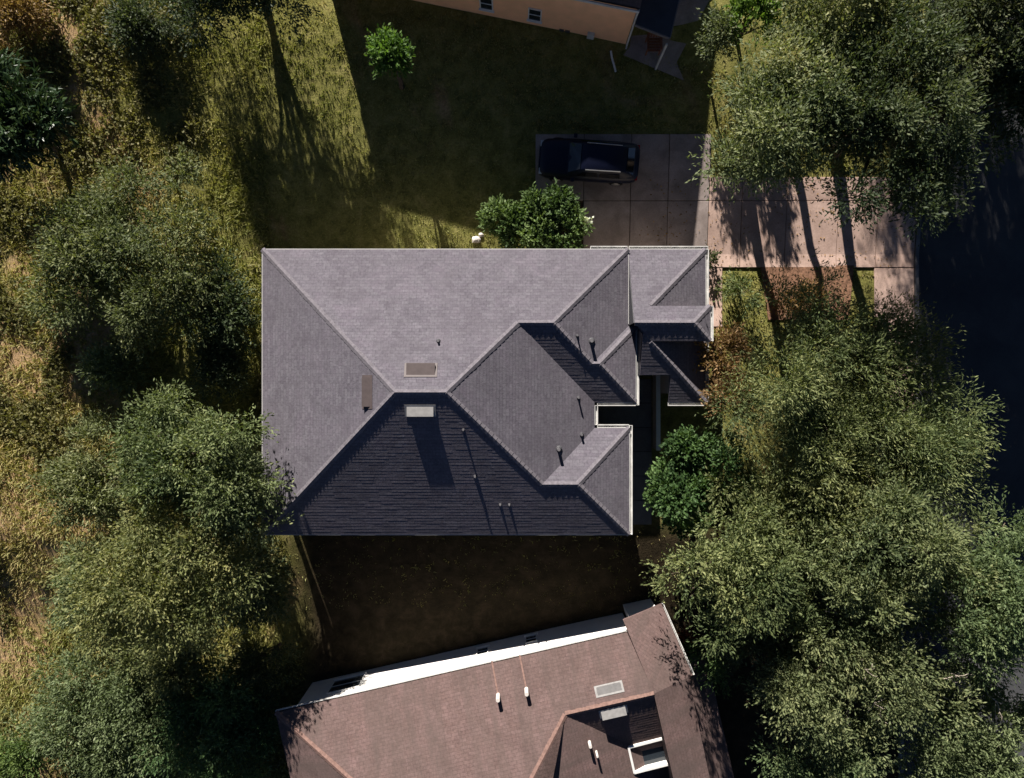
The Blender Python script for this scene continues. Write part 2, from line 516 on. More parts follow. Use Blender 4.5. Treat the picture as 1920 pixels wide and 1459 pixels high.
def tree(name, label, cat, px, py, rx, ry, top, mat, seed, dens=1.0, spray=0.6, leaf=(0.165, 0.058),
         base_frac=0.27, nl=None, group=None, lean=(0, 0), limbs=7, trunk_r=None, twigs=0, gap=0.16, multi=False, tb=0.0):
    """crown centre and half-widths in photo pixels, top in metres above its own ground"""
    rng = np.random.RandomState(seed)
    zc0 = top * 0.62
    g0 = P(px, py, zc0)
    base_z = gz(g0.y)
    zc = base_z + top * (0.5 + base_frac * 0.5)
    c = P(px, py, zc)
    sc = (H - zc) / F
    Rx, Ry, Rz = rx * sc, ry * sc, top * (1 - base_frac) * 0.5
    bx, by = c.x + lean[0], c.y + lean[1]
    base_z = gz(by)
    root = empty(name, (bx, by, base_z), label, cat, group)
    area = math.pi * Rx * Ry
    if nl is None:
        nl = int(np.clip(area * 1.5, 12, 120))
    # lobes: placed through the crown, mostly near its upper skin
    q = rng.normal(0, 1, (nl, 3))
    q = unit(q)
    q[:, 2] = np.where(q[:, 2] < -0.25, -q[:, 2] * 0.6, q[:, 2])
    rad = (0.30 + 0.78 * rng.rand(nl, 1) ** 0.6)
    ang = np.arctan2(q[:, 1], q[:, 0])
    ph = rng.rand(4) * 6.28
    irr = 1 + 0.14 * np.sin(2 * ang + ph[0]) + 0.17 * np.sin(3 * ang + ph[1]) + 0.12 * np.sin(5 * ang + ph[2])
    lr = np.clip((0.17 + 0.20 * rng.rand(nl)) * math.sqrt(Rx * Ry) * (26.0 / max(nl, 12)) ** 0.42, 0.25, 1.3)
    inner = np.array([max(Rx - 0.75 * lr.mean() - 0.4 * spray, 0.3 * Rx), max(Ry - 0.75 * lr.mean() - 0.4 * spray, 0.3 * Ry), max(Rz - 0.5 * lr.mean(), 0.3 * Rz)])
    cen = q * rad * inner
    cen[:, 0] *= irr
    cen[:, 1] *= irr
    cen += [c.x, c.y, zc]
    ltone = 0.42 + tb + rng.normal(0, 0.20, nl)
    # leaf twigs on the lobes
    ns = int(area * 165 * dens * (0.45 / spray) ** 0.5)
    w = lr ** 2
    idx = rng.choice(nl, ns, p=w / w.sum())
    d = unit(rng.normal(0, 1, (ns, 3)) + [0, 0, 0.45])
    shell = 0.45 + 0.5 * rng.rand(ns, 1) ** 0.6
    org = cen[idx] + d * shell * lr[idx, None] * [1, 1, 0.8]
    fine = vnoise(org[:, 0] + org[:, 2] * 0.6, org[:, 1] - org[:, 2] * 0.4, 0.42, seed + 70) > 0.27
    org, d, idx = org[fine], d[fine], idx[fine]
    if gap > 0:
        keep = fbm(org[:, 0], org[:, 1], 1.3, seed + 50) > gap + 0.10
        org, d, idx = org[keep], d[keep], idx[keep]
    k = 7
    v, tone = leaf_sprays(rng, org, unit(d + rng.normal(0, 0.25, d.shape)), spray, k, leaf[0], leaf[1], ltone[idx])
    cr = np_mesh('crown', v, 4, tone, mat, root)
    cr['kind'] = 'stuff'
    # trunk and limbs
    tr = trunk_r or max(0.04, 0.020 * top + 0.013 * math.sqrt(Rx * Ry))
    order = np.argsort(-lr + rng.rand(nl) * 0.3)
    fork = np.array([bx * 0.7 + c.x * 0.3, by * 0.7 + c.y * 0.3, base_z + top * base_frac * 0.85])
    mb = MB()
    b0 = np.array([bx, by, base_z - 0.15])
    pts = limb_pts(rng, b0, fork, 6, 0.10)
    mb.tube(pts, [tr * 1.5, tr * 1.12, tr, tr * 0.95, tr * 0.9, tr * 0.8], 9)
    mb.build('trunk', M['bark'], root, smooth=True)
    for i in order[:limbs]:
        e = cen[i]
        mb = MB()
        pts = limb_pts(rng, fork - [0, 0, 0.1], e, 6)
        mb.tube(pts, [tr * f for f in (0.62, 0.5, 0.4, 0.3, 0.2, 0.1)], 6)
        for _ in range(4):
            j = rng.randint(2, 5)
            e2 = pts[j] + unit(rng.normal(0, 1, (1, 3)) + [0, 0, 0.4])[0] * lr[i] * 1.1
            mb.tube(limb_pts(rng, pts[j], e2, 4), [tr * f for f in (0.22, 0.16, 0.1, 0.04)], 5)
        mb.build('limb', M['bark'], root, smooth=True)
    if twigs:
        for _ in range(twigs):
            i = rng.randint(nl)
            a = cen[i] + [0, 0, lr[i] * 0.55]
            dd = unit(rng.normal(0, 1, (1, 3)) * [1, 1, 0.3] + [0, 0, 0.45])[0]
            e = a + dd * (0.9 + 0.9 * rng.rand())
            mb = MB()
            pts = limb_pts(rng, a, e, 5, 0.3)
            mb.tube(pts, [0.026, 0.022, 0.018, 0.013, 0.007], 5)
            for _ in range(5):
                j = rng.randint(1, 4)
                e2 = pts[j] + unit((dd + rng.normal(0, 0.7, 3)).reshape(1, 3))[0] * (0.3 + 0.4 * rng.rand())
                mb.tube(limb_pts(rng, pts[j], e2, 4, 0.3), [0.014, 0.011, 0.008, 0.004], 4)
            mb.build('bare_twig', M['twig'], root, smooth=True)
    return root


# ------------------------------------------------------------------ setting: terrain, street
xs = np.concatenate([[-500, -250, -120, -70], np.linspace(-45, 45, 181), [70, 120, 250, 500]])
ys = np.concatenate([[-500, -250, -120, -70], np.linspace(-45, 45, 181), [70, 120, 250, 500]])
X, Y = np.meshgrid(xs, ys)
Z = ground_z(Y)
wild = np.clip((-9.0 - X) / 5.0, 0, 1)
Z = Z + wild * 0.22 * (fbm(X, Y, 2.6, 5) - 0.5) + 0.05 * (fbm(X, Y, 3.0, 9) - 0.5) * (np.abs(Y) < 45)
# keep the graded strips under drive, street and walks a little low
Z = np.where((X > 0.6) & (X < 40) & (Y > 5) & (Y < 13), ground_z(Y) - 0.03, Z)
Z = np.where(X > 18.5, ground_z(Y) - 0.05, Z)
ny, nx = X.shape
mb = MB()
mb.v = [tuple(t) for t in np.stack([X.ravel(), Y.ravel(), Z.ravel()], 1)]
mb.f = [(j * nx + i, j * nx + i + 1, (j + 1) * nx + i + 1, (j + 1) * nx + i) for j in range(ny - 1) for i in range(nx - 1)]
tag(mb.build('ground', M['turf'], smooth=True), kind='structure')

brk = [-300, -60, -11.7, -6.9, 6.5, 16.5, 60, 300]


def strip(name, x0, x1, dz0, dz1, mat, thick=0.0):
    mb = MB()
    for a, b in zip(brk[:-1], brk[1:]):
        za, zb = gz(a), gz(b)
        mb.add([(x0, a, za + dz0), (x1, a, za + dz0), (x1, b, zb + dz0), (x0, b, zb + dz0),
                (x0, a, za + dz1), (x1, a, za + dz1), (x1, b, zb + dz1), (x0, b, zb + dz1)],
               [(0, 3, 2, 1), (4, 5, 6, 7), (1, 2, 6, 5), (3, 0, 4, 7)])
    return tag(mb.build(name, mat), kind='structure')


strip('street', 19.62, 28.0, -0.3, -0.02, M['asphalt'])
strip('kerb', 19.44, 19.61, -0.3, 0.11, M['concrete_g'])

# driveway: slabs on a sand bed, each its own piece
bed = MB()
y0, y1 = 5.86, 12.05
bed.add([(1.15, y0, gz(y0) + 0.0), (19.42, y0, gz(y0)), (19.42, 6.5, 0), (1.15, 6.5, 0), (19.42, 10.05, gz(10.05)), (9.4, 10.05, gz(10.05)),
         (1.15, 10.05, gz(10.05)), (9.38, y1, gz(y1)), (1.15, y1, gz(y1))],
        [(0, 1, 2, 3), (3, 2, 4, 5, 6), (6, 5, 7, 8)])
drive = tag(bed.build('driveway', M['joint']), kind='structure')
cols = [1.11, 3.42, 5.66, 7.46, 9.42, 11.0, 13.15, 15.65, 17.55, 19.43]
rows = [5.86, 9.0, 12.05]
rs = np.random.RandomState(3)
for r in range(2):
    for cidx in range(len(cols) - 1):
        if r == 0 and cidx == 0:
            continue
        a, b_ = cols[cidx] + 0.014, cols[cidx + 1] - 0.014
        ya, yb = rows[r] + 0.014, (rows[r + 1] if (r == 0 or cidx < 4) else 10.1) - 0.014
        if cidx == len(cols) - 2:
            yb_l = yb
        t = 0.055 + rs.uniform(-0.008, 0.008)
        lev = [ya] + ([6.5] if ya < 6.5 < yb else []) + [yb]
        mb = MB()
        n = len(lev)
        for y in lev:
            z = gz(y)
            mb.v += [(a, y, z - 0.1), (b_, y, z - 0.1), (b_, y, z + t), (a, y, z + t)]
        for i in range(n - 1):
            o = i * 4
            mb.f += [(o + 3, o + 2, o + 6, o + 7), (o, o + 4, o + 5, o + 1), (o + 1, o + 5, o + 6, o + 2), (o, o + 3, o + 7, o + 4)]
        mb.f += [(0, 1, 2, 3), ((n - 1) * 4, (n - 1) * 4 + 3, (n - 1) * 4 + 2, (n - 1) * 4 + 1)]
        s = mb.build('slab', M['concrete_shade' if cidx < 4 else 'concrete'], drive)  # slabs at the shaded end take the shade-darkened concrete
        bv = s.modifiers.new('bevel', 'BEVEL')
        bv.width = 0.012
        bv.segments = 1

# narrow path along the street side of the garage, walk to the porch
def slab_run(name, x0, x1, y0, y1, n, mat, z=0.05):
    bedm = MB()
    bedm.box(x0 + 0.01, x1 - 0.01, y0 + 0.01, y1 - 0.01, -0.1, 0.012)
    root = tag(bedm.build(name, M['joint']), kind='structure')
    h = (y1 - y0) / n
    for i in range(n):
        mb = MB()
        mb.box(x0, x1, y0 + i * h + 0.012, y0 + (i + 1) * h - 0.012, -0.08, z)
        s = mb.build('slab', mat, root)
        bv = s.modifiers.new('bevel', 'BEVEL'); bv.width = 0.01; bv.segments = 1
    return root


slab_run('side_path', 9.05, 10.15, 3.0, 5.84, 3, M['concrete'])
slab_run('porch_walk', 3.9, 6.74, -6.55, 0.5, 6, M['concrete_g'])
slab_run('pavement', 17.5, 19.42, -6.5, 5.84, 7, M['concrete'])
mb = MB()
mb.prism([P(1425, 498).to_2d(), P(1440, 600).to_2d(), P(1590, 600).to_2d(), P(1600, 498).to_2d()], -0.2, 0.06)
mb_o = tag(mb.build('mulch_bed', M['mulch']), kind='structure')


# ------------------------------------------------------------------ roof building
def clip_band(poly, s0, s1):
    """poly: list of (s,t,...) clipped to s0<=s<=s1"""
    def clip(pl, f):
        out = []
        for i in range(len(pl)):
            a, b = pl[i], pl[(i + 1) % len(pl)]
            fa, fb = f(a), f(b)
            if fa >= 0:
                out.append(a)
            if (fa > 0 > fb) or (fa < 0 < fb):
                k = fa / (fa - fb)
                out.append((a[0] + (b[0] - a[0]) * k, a[1] + (b[1] - a[1]) * k))
        return out
    p = clip(poly, lambda q: q[0] - s0)
    if len(p) < 3:
        return []
    p = clip(p, lambda q: s1 - q[0])
    return p if len(p) >= 3 else []


def face_normal(poly):
    n = Vector((0, 0, 0))
    for i in range(len(poly)):
        a, b = Vector(poly[i]), Vector(poly[(i + 1) % len(poly)])
        n += a.cross(b)
    n.normalize()
    return n if n.z > 0 else -n


def roof_slope(poly, mat, parent, name='roof_slope', expo=0.145, seed=0):
    rng = random.Random(seed + int(abs(poly[0][0]) * 100))
    poly = [Vector(p) for p in poly]
    n = face_normal(poly)
    d = (Vector((0, 0, -1)) + n * n.z).normalized()
    h = n.cross(d)
    o = poly[0]
    p2 = [((p - o).dot(d), (p - o).dot(h)) for p in poly]
    smin, smax = min(q[0] for q in p2), max(q[0] for q in p2)
    mb = MB()

    def put(s, t, off):
        w = o + d * s + h * t + n * off
        mb.v.append(tuple(w))
        mb.uv.append((t + o.x * 0.37, smax - s))
        return len(mb.v) - 1
    # deck
    dk = [put(s, t, -0.012) for s, t in p2]
    mb.f.append(tuple(dk))
    under = []
    for p, q in zip(poly, p2):
        mb.v.append((p.x, p.y, p.z - 0.13)); mb.uv.append((0, 0)); under.append(len(mb.v) - 1)
    mb.f.append(tuple(reversed(under)))
    m_ = len(dk)
    for i in range(m_):
        mb.f.append((dk[i], under[i], under[(i + 1) % m_], dk[(i + 1) % m_]))
    k = 0
    s1 = smax
    while s1 > smin + 1e-4:
        s0 = max(s1 - expo, smin)
        c = clip_band(p2, s0, s1)
        if c:
            tmin, tmax = min(q_[1] for q_ in c), max(q_[1] for q_ in c)
            ta = tmin
            sw = [(t, s) for s, t in c]
            while ta < tmax - 1e-4:
                tb_ = ta + rng.uniform(0.3, 1.0)
                if tmax - tb_ < 0.2:
                    tb_ = tmax
                seg_ = [(s, t) for t, s in clip_band(sw, ta, tb_)]
                ta = tb_
                if len(seg_) < 3:
                    continue
                lift = rng.uniform(0.002, 0.0055)
                low = rng.uniform(0.0, 0.0022)
                idx = [put(s, t, low + (lift - low) * (s - s0) / expo) for s, t in seg_]
                mb.f.append(tuple(idx))
                for i in range(len(seg_)):
                    a, b = seg_[i], seg_[(i + 1) % len(seg_)]
                    if abs(a[0] - s1) < 1e-5 and abs(b[0] - s1) < 1e-5 and abs(a[1] - b[1]) > 1e-4:
                        ia, ib = put(a[0], a[1], -0.01), put(b[0], b[1], -0.01)
                        mb.f.append((idx[i], ia, ib, idx[(i + 1) % len(seg_)]))
        s1 -= expo
        k += 1
    return mb.build(name, mat, parent), n


def ridge_cap(a, b, n1, n2, mat, parent, half=0.13, step=0.24):
    a, b = Vector(a), Vector(b)
    if a.z > b.z:
        a, b = b, a
    e = (b - a).normalized()
    w1 = n1.cross(e)
    if w1.dot(n2) > 0: w1 = -w1
    w2 = n2.cross(e)
    if w2.dot(n1) > 0: w2 = -w2
    up = (n1 + n2).normalized()
    L = (b - a).length
    mb = MB()
    k = 0.0
    while k < L - 0.02:
        k1 = min(k + step + 0.02, L)
        j = random.uniform(-0.012, 0.012)
        for w in (w1, w2):
            p = [a + e * k + up * 0.045, a + e * k1 + up * 0.030,
                 a + e * k1 + up * 0.012 + w * (half + j), a + e * k + up * 0.028 + w * (half + j)]
            q = [p[0] - up * 0.03, p[3] - up * 0.03]
            mb.quad(*p)
            mb.quad(p[0], p[3], q[1], q[0])
            mb.quad(p[3], p[2], p[2] - up * 0.03, q[1])
        k += step
    return mb.build('ridge_cap', mat, parent)


def gutter(parent, p0, p1, out, mat=None, w=0.15, lipw=0.03):
    mat = mat or M['gutter']
    p0, p1 = Vector(p0), Vector(p1)
    u = (p1 - p0).normalized()
    mb = MB()
    mb.seg(p0, p1, out, 0.03, w, -0.135, -0.122)
    mb.seg(p0, p1, out, w - lipw, w, -0.121, -0.012)
    mb.seg(p0, p0 + u * 0.02, out, 0.03, w - lipw - 0.001, -0.121, -0.014)
    mb.seg(p1 - u * 0.02, p1, out, 0.03, w - lipw - 0.001, -0.121, -0.014)
    return mb.build('gutter', mat, parent)


def fascia(parent, p0, p1, out, mat=None):
    mb = MB()
    mb.seg(p0, p1, out, 0.002, 0.024, -0.20, -0.008)
    return mb.build('fascia', mat or M['white'], parent)


def pipe_vent(parent, p, h, r, mat, flash=True):
    mb = MB()
    p = Vector(p)
    mb.tube([p - Vector((0, 0, 0.1)), p + Vector((0, 0, h))], [r, r], 10)
    o = mb.build('vent_pipe', mat, parent, smooth=False)
    if flash:
        fb = MB()
        fb.tube([p - Vector((0, 0, 0.02)), p + Vector((0, 0, 0.06))], [r * 2.4, r * 1.3], 12)
        fb.build('flashing', M['lead'], o)
    return o


def box_vent(parent, c, n, half_w, half_l, hgt, mat):
    """off-ridge vent: hood rising off the roof towards its downhill mouth. c on the roof, n its normal"""
    d = (Vector((0, 0, -1)) + n * n.z).normalized()
    h = n.cross(d)
    c = Vector(c)
    mb = MB()

    def q(a, b, k):
        return c + h * a + d * b + n * k
    w, l = half_w, half_l
    vs = [q(-w, -l, 0.02), q(w, -l, 0.02), q(w, l, hgt), q(-w, l, hgt),
          q(-w, -l, -0.02), q(w, -l, -0.02), q(w, l, 0.07), q(-w, l, 0.07)]
    mb.add(vs, [(0, 3, 2, 1), (0, 4, 7, 3), (1, 2, 6, 5), (3, 7, 6, 2), (4, 5, 6, 7), (0, 1, 5, 4)])
    o = mb.build('roof_vent', mat, parent)
    fl = MB()
    fl.obox(c + n * 0.02, h, d, n, w + 0.09, l + 0.07, 0.004)
    fl.build('flange', mat, o)
    mo = MB()
    mo.obox(q(0, l + 0.004, 0.05), h, d, n, w - 0.03, 0.004, 0.018)
    mo.build('louvre', M['lead'], o)
    return o


def window_part(parent, c, u, out, w, h, frame=None, glass=None):
    """u along wall, out outward, c centre"""
    c, u, out = Vector(c), Vector(u).normalized(), Vector(out).normalized()
    up = Vector((0, 0, 1))
    g = MB()
    g.obox(c + out * 0.015, u, out, up, w / 2, 0.012, h / 2)
    wo = g.build('window', glass or M['glass'], parent)
    f = MB()
    t = 0.05
    for s in (-1, 1):
        f.obox(c + u * s * (w / 2 + t / 2) + out * 0.03, u, out, up, t / 2, 0.028, h / 2 + t)
        f.obox(c + up * s * (h / 2 + t / 2) + out * 0.03, u, out, up, w / 2, 0.026, t / 2)
    f.obox(c + out * 0.034, u, out, up, w / 2, 0.012, 0.018)
    f.build('frame', frame or M['white'], wo)
    sl = MB()
    sl.obox(c - up * (h / 2 + 0.08) + out * 0.05, u, out, up, w / 2 + 0.1, 0.05, 0.025)
    sl.build('sill', frame or M['white'], wo)
    return wo


# ------------------------------------------------------------------ main house
e = 5.0 / 12.0
hs = empty('house', (-2.7, 0, 0), 'beige single-storey house under a large grey shingle hip roof in the centre', 'house')
Ez = 3.0
A = (-10.97, 6.14, Ez); B = (5.11, 6.14, Ez); C = (5.11, 2.76, Ez)
D1 = (5.44, 2.76, Ez); D2 = (5.44, -0.59, Ez); E = (3.63, -0.59, Ez); Fp = (3.63, -1.71, Ez)
G = (5.15, -1.71, Ez); Hh = (5.15, -6.40, Ez); I = (-10.97, -6.40, Ez)
R1 = (-4.70, -0.13, Ez + 6.27 * e); R2 = (-2.64, -0.13, Ez + 6.27 * e)
U1 = (0.265, 2.775, Ez + 3.365 * e); U2 = (1.745, 2.775, Ez + 3.365 * e)
P1 = (3.435, 1.085, Ez + 1.675 * e); P2 = (3.765, 1.085, Ez + 1.675 * e)
L1 = (1.285, -4.055, Ez + 2.345 * e); L2 = (2.805, -4.055, Ez + 2.345 * e)
sh = M['shingle']
_, nT = roof_slope([A, B, U2, U1, R2, R1], sh, hs)
_, nL = roof_slope([A, R1, I], sh, hs)
_, nB = roof_slope([I, R1, R2, L1, L2, Hh], sh, hs)
_, nR = roof_slope([R2, U1, E, Fp, L1], sh, hs)
roof_slope([B, C, P1, U2], sh, hs)
roof_slope([U1, U2, P1, P2, D2, E], sh, hs)
roof_slope([D1, D2, P2], sh, hs)
roof_slope([C, D1, P2, P1], sh, hs)
roof_slope([Fp, G, L2, L1], sh, hs)
roof_slope([G, Hh, L2], sh, hs)
for a, b_, n1, n2 in [(A, R1, nT, nL), (R1, R2, nT, nB), (I, R1, nL, nB), (R2, U1, nT, nR), (R2, L1, nB, nR),
                      (U1, U2, nT, nB), (U2, B, nT, nR), (U2, P1, nR, nB), (P1, P2, nT, nB), (P2, D1, nT, nR),
                      (P2, D2, nB, nR), (L1, L2, nT, nB), (L2, G, nT, nR), (L2, Hh, nB, nR)]:
    ridge_cap(a, b_, n1, n2, M['cap'], hs)
# garage roof (a little lower, runs on to the street side) with its raised hip over the front
Gz = 2.85
gap_ = (5.17, 2.79, Gz + 3.38 * e)
sl = lambda y: Gz + (y + 0.59) * e
roof_slope([(5.15, 6.17, Gz), (8.55, 6.17, Gz), gap_, (5.15, 2.79, Gz + 3.38 * e)], sh, hs)
roof_slope([(8.55, 6.17, Gz), (8.55, -0.59, Gz), gap_], sh, hs)
roof_slope([gap_, (8.55, -0.59, Gz), (6.9, -0.59, Gz), (6.9, 0.6, sl(0.6)), (5.56, 0.6, sl(0.6)), (5.56, 2.7, sl(2.7))], sh, hs)
zb = Gz + 3.38 * e
bR = (7.68, 2.79, zb); b1 = (8.43, 3.54, zb - 0.75 * e); b2 = (8.43, 2.04, zb - 0.75 * e)
up1 = 0.012
rz = lambda p: (p[0], p[1], p[2] + up1)
roof_slope([rz(gap_), rz(bR), rz(b1), (5.92, 3.54, zb - 0.75 * e + up1)], sh, hs)
roof_slope([rz(bR), rz(b1), rz(b2)], sh, hs)
roof_slope([rz(gap_), rz(bR), rz(b2), (5.92, 2.04, zb - 0.75 * e + up1)], sh, hs)
for a, b_, n1, n2 in [((8.55, 6.17, Gz), (5.92, 3.54, zb - 0.75 * e), nT, nR), ((8.55, -0.59, Gz), (5.92, 2.04, zb - 0.75 * e), nB, nR),
                      (rz(gap_), rz(bR), nT, nB), (rz(bR), rz(b1), nT, nR), (rz(bR), rz(b2), nB, nR)]:
    ridge_cap(a, b_, n1, n2, M['cap'], hs)
mb = MB()
mb.box(5.95, 8.15, 2.25, 3.33, 3.05, 3.90)
mb.build('dormer_wall', M['stucco'], hs)
# gable infill where the garage roof stands above the lower eave
mb = MB()
mb.add([(5.13, 6.1, 2.7), (5.13, 2.79, 2.7), (5.13, 2.79, 4.2), (5.15, 6.1, 2.7), (5.15, 2.79, 2.7), (5.15, 2.79, 4.2)],
       [(0, 1, 2), (3, 5, 4), (0, 2, 5, 3)])
mb.build('gable_flashing', M['lead'], hs)
mb = MB()
mb.add([(5.54, 2.75, 2.6), (5.54, 0.62, 2.6), (5.54, 0.62, sl(0.6) - 0.14), (5.54, 2.75, sl(2.75) - 0.14)], [(0, 1, 2, 3)])
mb.build('gable_flashing', M['lead'], hs)
# walls
wl = MB()
wl.prism([(-10.5, 5.7), (-10.5, -5.95), (4.72, -5.95), (4.72, -2.15), (3.2, -2.15), (3.2, -0.15), (4.95, -0.15), (4.95, 2.4), (4.7, 2.4), (4.7, 5.7)], -0.3, 2.93)
wl.build('wall', M['stucco'], hs)
wl = MB()
wl.prism([(4.9, 5.75), (4.72, 2.3), (5.0, 0.9), (6.95, 0.9), (6.95, -0.2), (8.15, -0.2), (8.15, 5.75)], -0.3, 2.78)
wl.build('wall', M['stucco'], hs)
for x in (-8, -4.5, -1):
    window_part(hs, (x, 5.7, 1.5), (1, 0, 0), (0, 1, 0), 1.2, 1.3)
for x in (-8, -4, 0, 3):
    window_part(hs, (x, -5.95, 1.5), (1, 0, 0), (0, -1, 0), 1.2, 1.3)
for y in (3.5, -3):
    window_part(hs, (-10.5, y, 1.5), (0, 1, 0), (-1, 0, 0), 1.4, 1.3)
window_part(hs, (4.72, -4, 1.5), (0, 1, 0), (1, 0, 0), 1.6, 1.4)
window_part(hs, (8.15, 1.0, 1.5), (0, 1, 0), (1, 0, 0), 1.2, 1.3)
dm = MB(); dm.box(3.2, 3.24, -1.65, -0.7, 0.06, 2.15)
dr = dm.build('door', M['wood'], hs)
dm = MB(); dm.box(3.24, 3.29, -0.86, -0.8, 1.0, 1.1); dm.build('handle', M['chrome'], dr)
for x in (5.0, ):
    gd = MB()
    gd.box(5.25, 7.85, 5.75, 5.79, 0.06, 2.3)
    g_o = gd.build('garage_door', M['stucco'], hs)
    for k in range(4):
        gp = MB(); gp.box(5.3, 7.8, 5.791, 5.81, 0.12 + k * 0.55, 0.6 + k * 0.55); gp.build('panel', M['stucco'], g_o)
# gutters and edge boards
X_, Y_ = Vector((1, 0, 0)), Vector((0, 1, 0))
for (a, b_, o_) in [((-10.97, 6.14, Ez), (3.45, 6.14, Ez), Y_), ((-10.97, 6.14, Ez), (-10.97, -6.4, Ez), -X_), ((-10.97, -6.4, Ez), (5.15, -6.4, Ez), -Y_)]:
    fascia(hs, a, b_, o_)
for (a, b_, o_) in [((3.45, 6.14, Ez), (5.08, 6.14, Ez), Y_), ((5.17, 6.17, Gz), (8.67, 6.17, Gz), Y_), ((8.55, 6.17, Gz), (8.55, -0.6, Gz), X_),
                    ((5.11, 6.14, Ez), (5.11, 2.86, Ez), X_), ((5.44, 2.76, Ez), (5.44, -0.71, Ez), X_), ((3.75, -0.59, Ez), (5.44, -0.59, Ez), -Y_),
                    ((3.63, -0.72, Ez), (3.63, -1.58, Ez), X_), ((3.75, -1.71, Ez), (5.15, -1.71, Ez), Y_), ((5.15, -1.6, Ez), (5.15, -6.4, Ez), X_),
                    ((8.55, -0.59, Gz), (6.9, -0.59, Gz), -Y_), ((8.43, 3.54, zb - 0.75 * e), (8.43, 2.04, zb - 0.75 * e), X_)]:
    fascia(hs, a, b_, o_)
    if abs(a[1] - b_[1]) > 2.0 and a[0] == 5.11:
        continue
    gutter(hs, a, b_, o_, lipw=0.035)


def on_plane(px, py, pt, n):
    """where the line of sight of a photo pixel meets a roof plane"""
    dvec = Vector(((px - 960) / F, (729.5 - py) / F, -1.0))
    o = Vector((0, 0, H))
    t = (Vector(pt) - o).dot(n) / dvec.dot(n)
    return o + dvec * t


box_vent(hs, on_plane(789, 694, A, nT), nT, 0.58, 0.24, 0.16, M['vent'])
box_vent(hs, on_plane(689, 735, A, nL), nL, 0.60, 0.17, 0.16, M['vent'])
box_vent(hs, on_plane(788, 770, I, nB), nB, 0.54, 0.19, 0.17, M['ventw'])
for px, py, pt, n, h, r in [(822, 640, A, nT, 0.16, 0.045), (869, 806, I, nB, 0.22, 0.035), (891, 893, I, nB, 0.24, 0.04), (938, 946, I, nB, 0.22, 0.035),
                            (955, 946, I, nB, 0.22, 0.035), (1082, 630, B, nR, 0.30, 0.035), (1108, 640, B, nR, 0.34, 0.075), (1084, 746, Fp, nR, 0.32, 0.04),
                            (1090, 815, Fp, nR, 0.22, 0.05), (1047, 842, Fp, nR, 0.32, 0.07)]:
    pipe_vent(hs, on_plane(px, py, pt, n), h, r, M['pipe'])
# low white wall beside the porch walk
w_ = empty('garden_wall', (6.86, -1.1, 0), 'narrow low white garden wall between the porch walk and the street-side trees', 'wall')
mb = MB(); mb.box(6.79, 6.93, -2.85, 0.72, -0.2, 0.95); mb.build('wall_body', M['stucco'], w_)
mb = MB(); mb.box(6.765, 6.955, -2.88, 0.75, 0.95, 1.01); mb.build('coping', M['white'], w_)

# ------------------------------------------------------------------ upper neighbour: orange house
uh = empty('house', (-2, 20, gz(20)), 'orange stucco house cut off by the top edge, its wall in shade', 'house')
c0 = P(1173, 83)
uz = c0.z
u_ = (P(1173, 83, uz) - P(763, 0, uz)).normalized()        # along the wall, to the right
v_ = Vector((-u_.y, u_.x, 0))                             # away from the camera, towards the sun
wallh = 3.15
Lu = 14.1
Du = 10.5
q = lambda a, b, z=0.0: Vector((c0.x, c0.y, uz)) - u_ * a + v_ * b + Vector((0, 0, z))
mb = MB(); mb.prism([q(Lu, 0).to_2d(), q(0, 0).to_2d(), q(0, Du).to_2d(), q(Lu, Du).to_2d()], uz - 0.6, uz + wallh)
mb.build('wall', M['stucco_o'], uh)
ro = 0.06
sb_ = 1.2                                    # upper storey stands back behind a skirt roof
sk_ = [q(Lu + 0.25, -ro, wallh), q(-0.1, -ro, wallh), q(-0.1, sb_, wallh + 0.5), q(Lu + 0.25, sb_, wallh + 0.5)]
roof_slope(sk_, M['shingle_b'], uh)
uw = 4.45
mb = MB(); mb.prism([q(Lu + 0.8, sb_ + 0.3).to_2d(), q(0.3, sb_ + 0.3).to_2d(), q(0.3, Du).to_2d(), q(Lu + 0.8, Du).to_2d()], uz + wallh + 0.001, uz + uw)
mb.build('upper_wall', M['stucco_o'], uh)
hp = 0.25
hw = (Du + 0.3 - sb_) / 2
cA, cB, cC, cD = q(Lu + 1.1, sb_, uw), q(0, sb_, uw), q(0, Du + 0.3, uw), q(Lu + 1.1, Du + 0.3, uw)
rI, rJ = q(Lu + 1.1 - hw, sb_ + hw, uw + hw * hp), q(hw, sb_ + hw, uw + hw * hp)
nn = [roof_slope(f, M['shingle_b'], uh)[1] for f in ([cA, cB, rJ, rI], [cB, cC, rJ], [cC, cD, rI, rJ], [cD, cA, rI])]
for a_, b_, i_, j_ in ((rI, rJ, 0, 2), (cA, rI, 0, 3), (cB, rJ, 0, 1), (cC, rJ, 1, 2), (cD, rI, 2, 3)):
    ridge_cap(a_, b_, nn[i_], nn[j_], M['cap_b'], uh)
gutter(uh, q(Lu + 0.25, -ro, wallh), q(-0.1, -ro, wallh), -v_)
for px, py, w, h in [(912, 6, 0.52, 0.85), (1003, 27, 0.52, 0.85)]:
    n_ = -v_
    c = on_plane(px, py, q(0, 0), v_)
    window_part(uh, c, u_, -v_, w, h)
for px, py in [(1053, 57), (1064, 59)]:
    c = on_plane(px, py, q(0, 0), v_)
    mb = MB(); mb.obox(c - v_ * 0.02, u_, v_, Vector((0, 0, 1)), 0.11, 0.03, 0.11); mb.build('wall_vent', M['lead'], uh)
c = on_plane(1108, 65, q(0, 0), v_)
mb = MB(); mb.obox(c - v_ * 0.06, u_, v_, Vector((0, 0, 1)), 0.16, 0.06, 0.22); mb.build('meter_box', M['gutter'], uh)
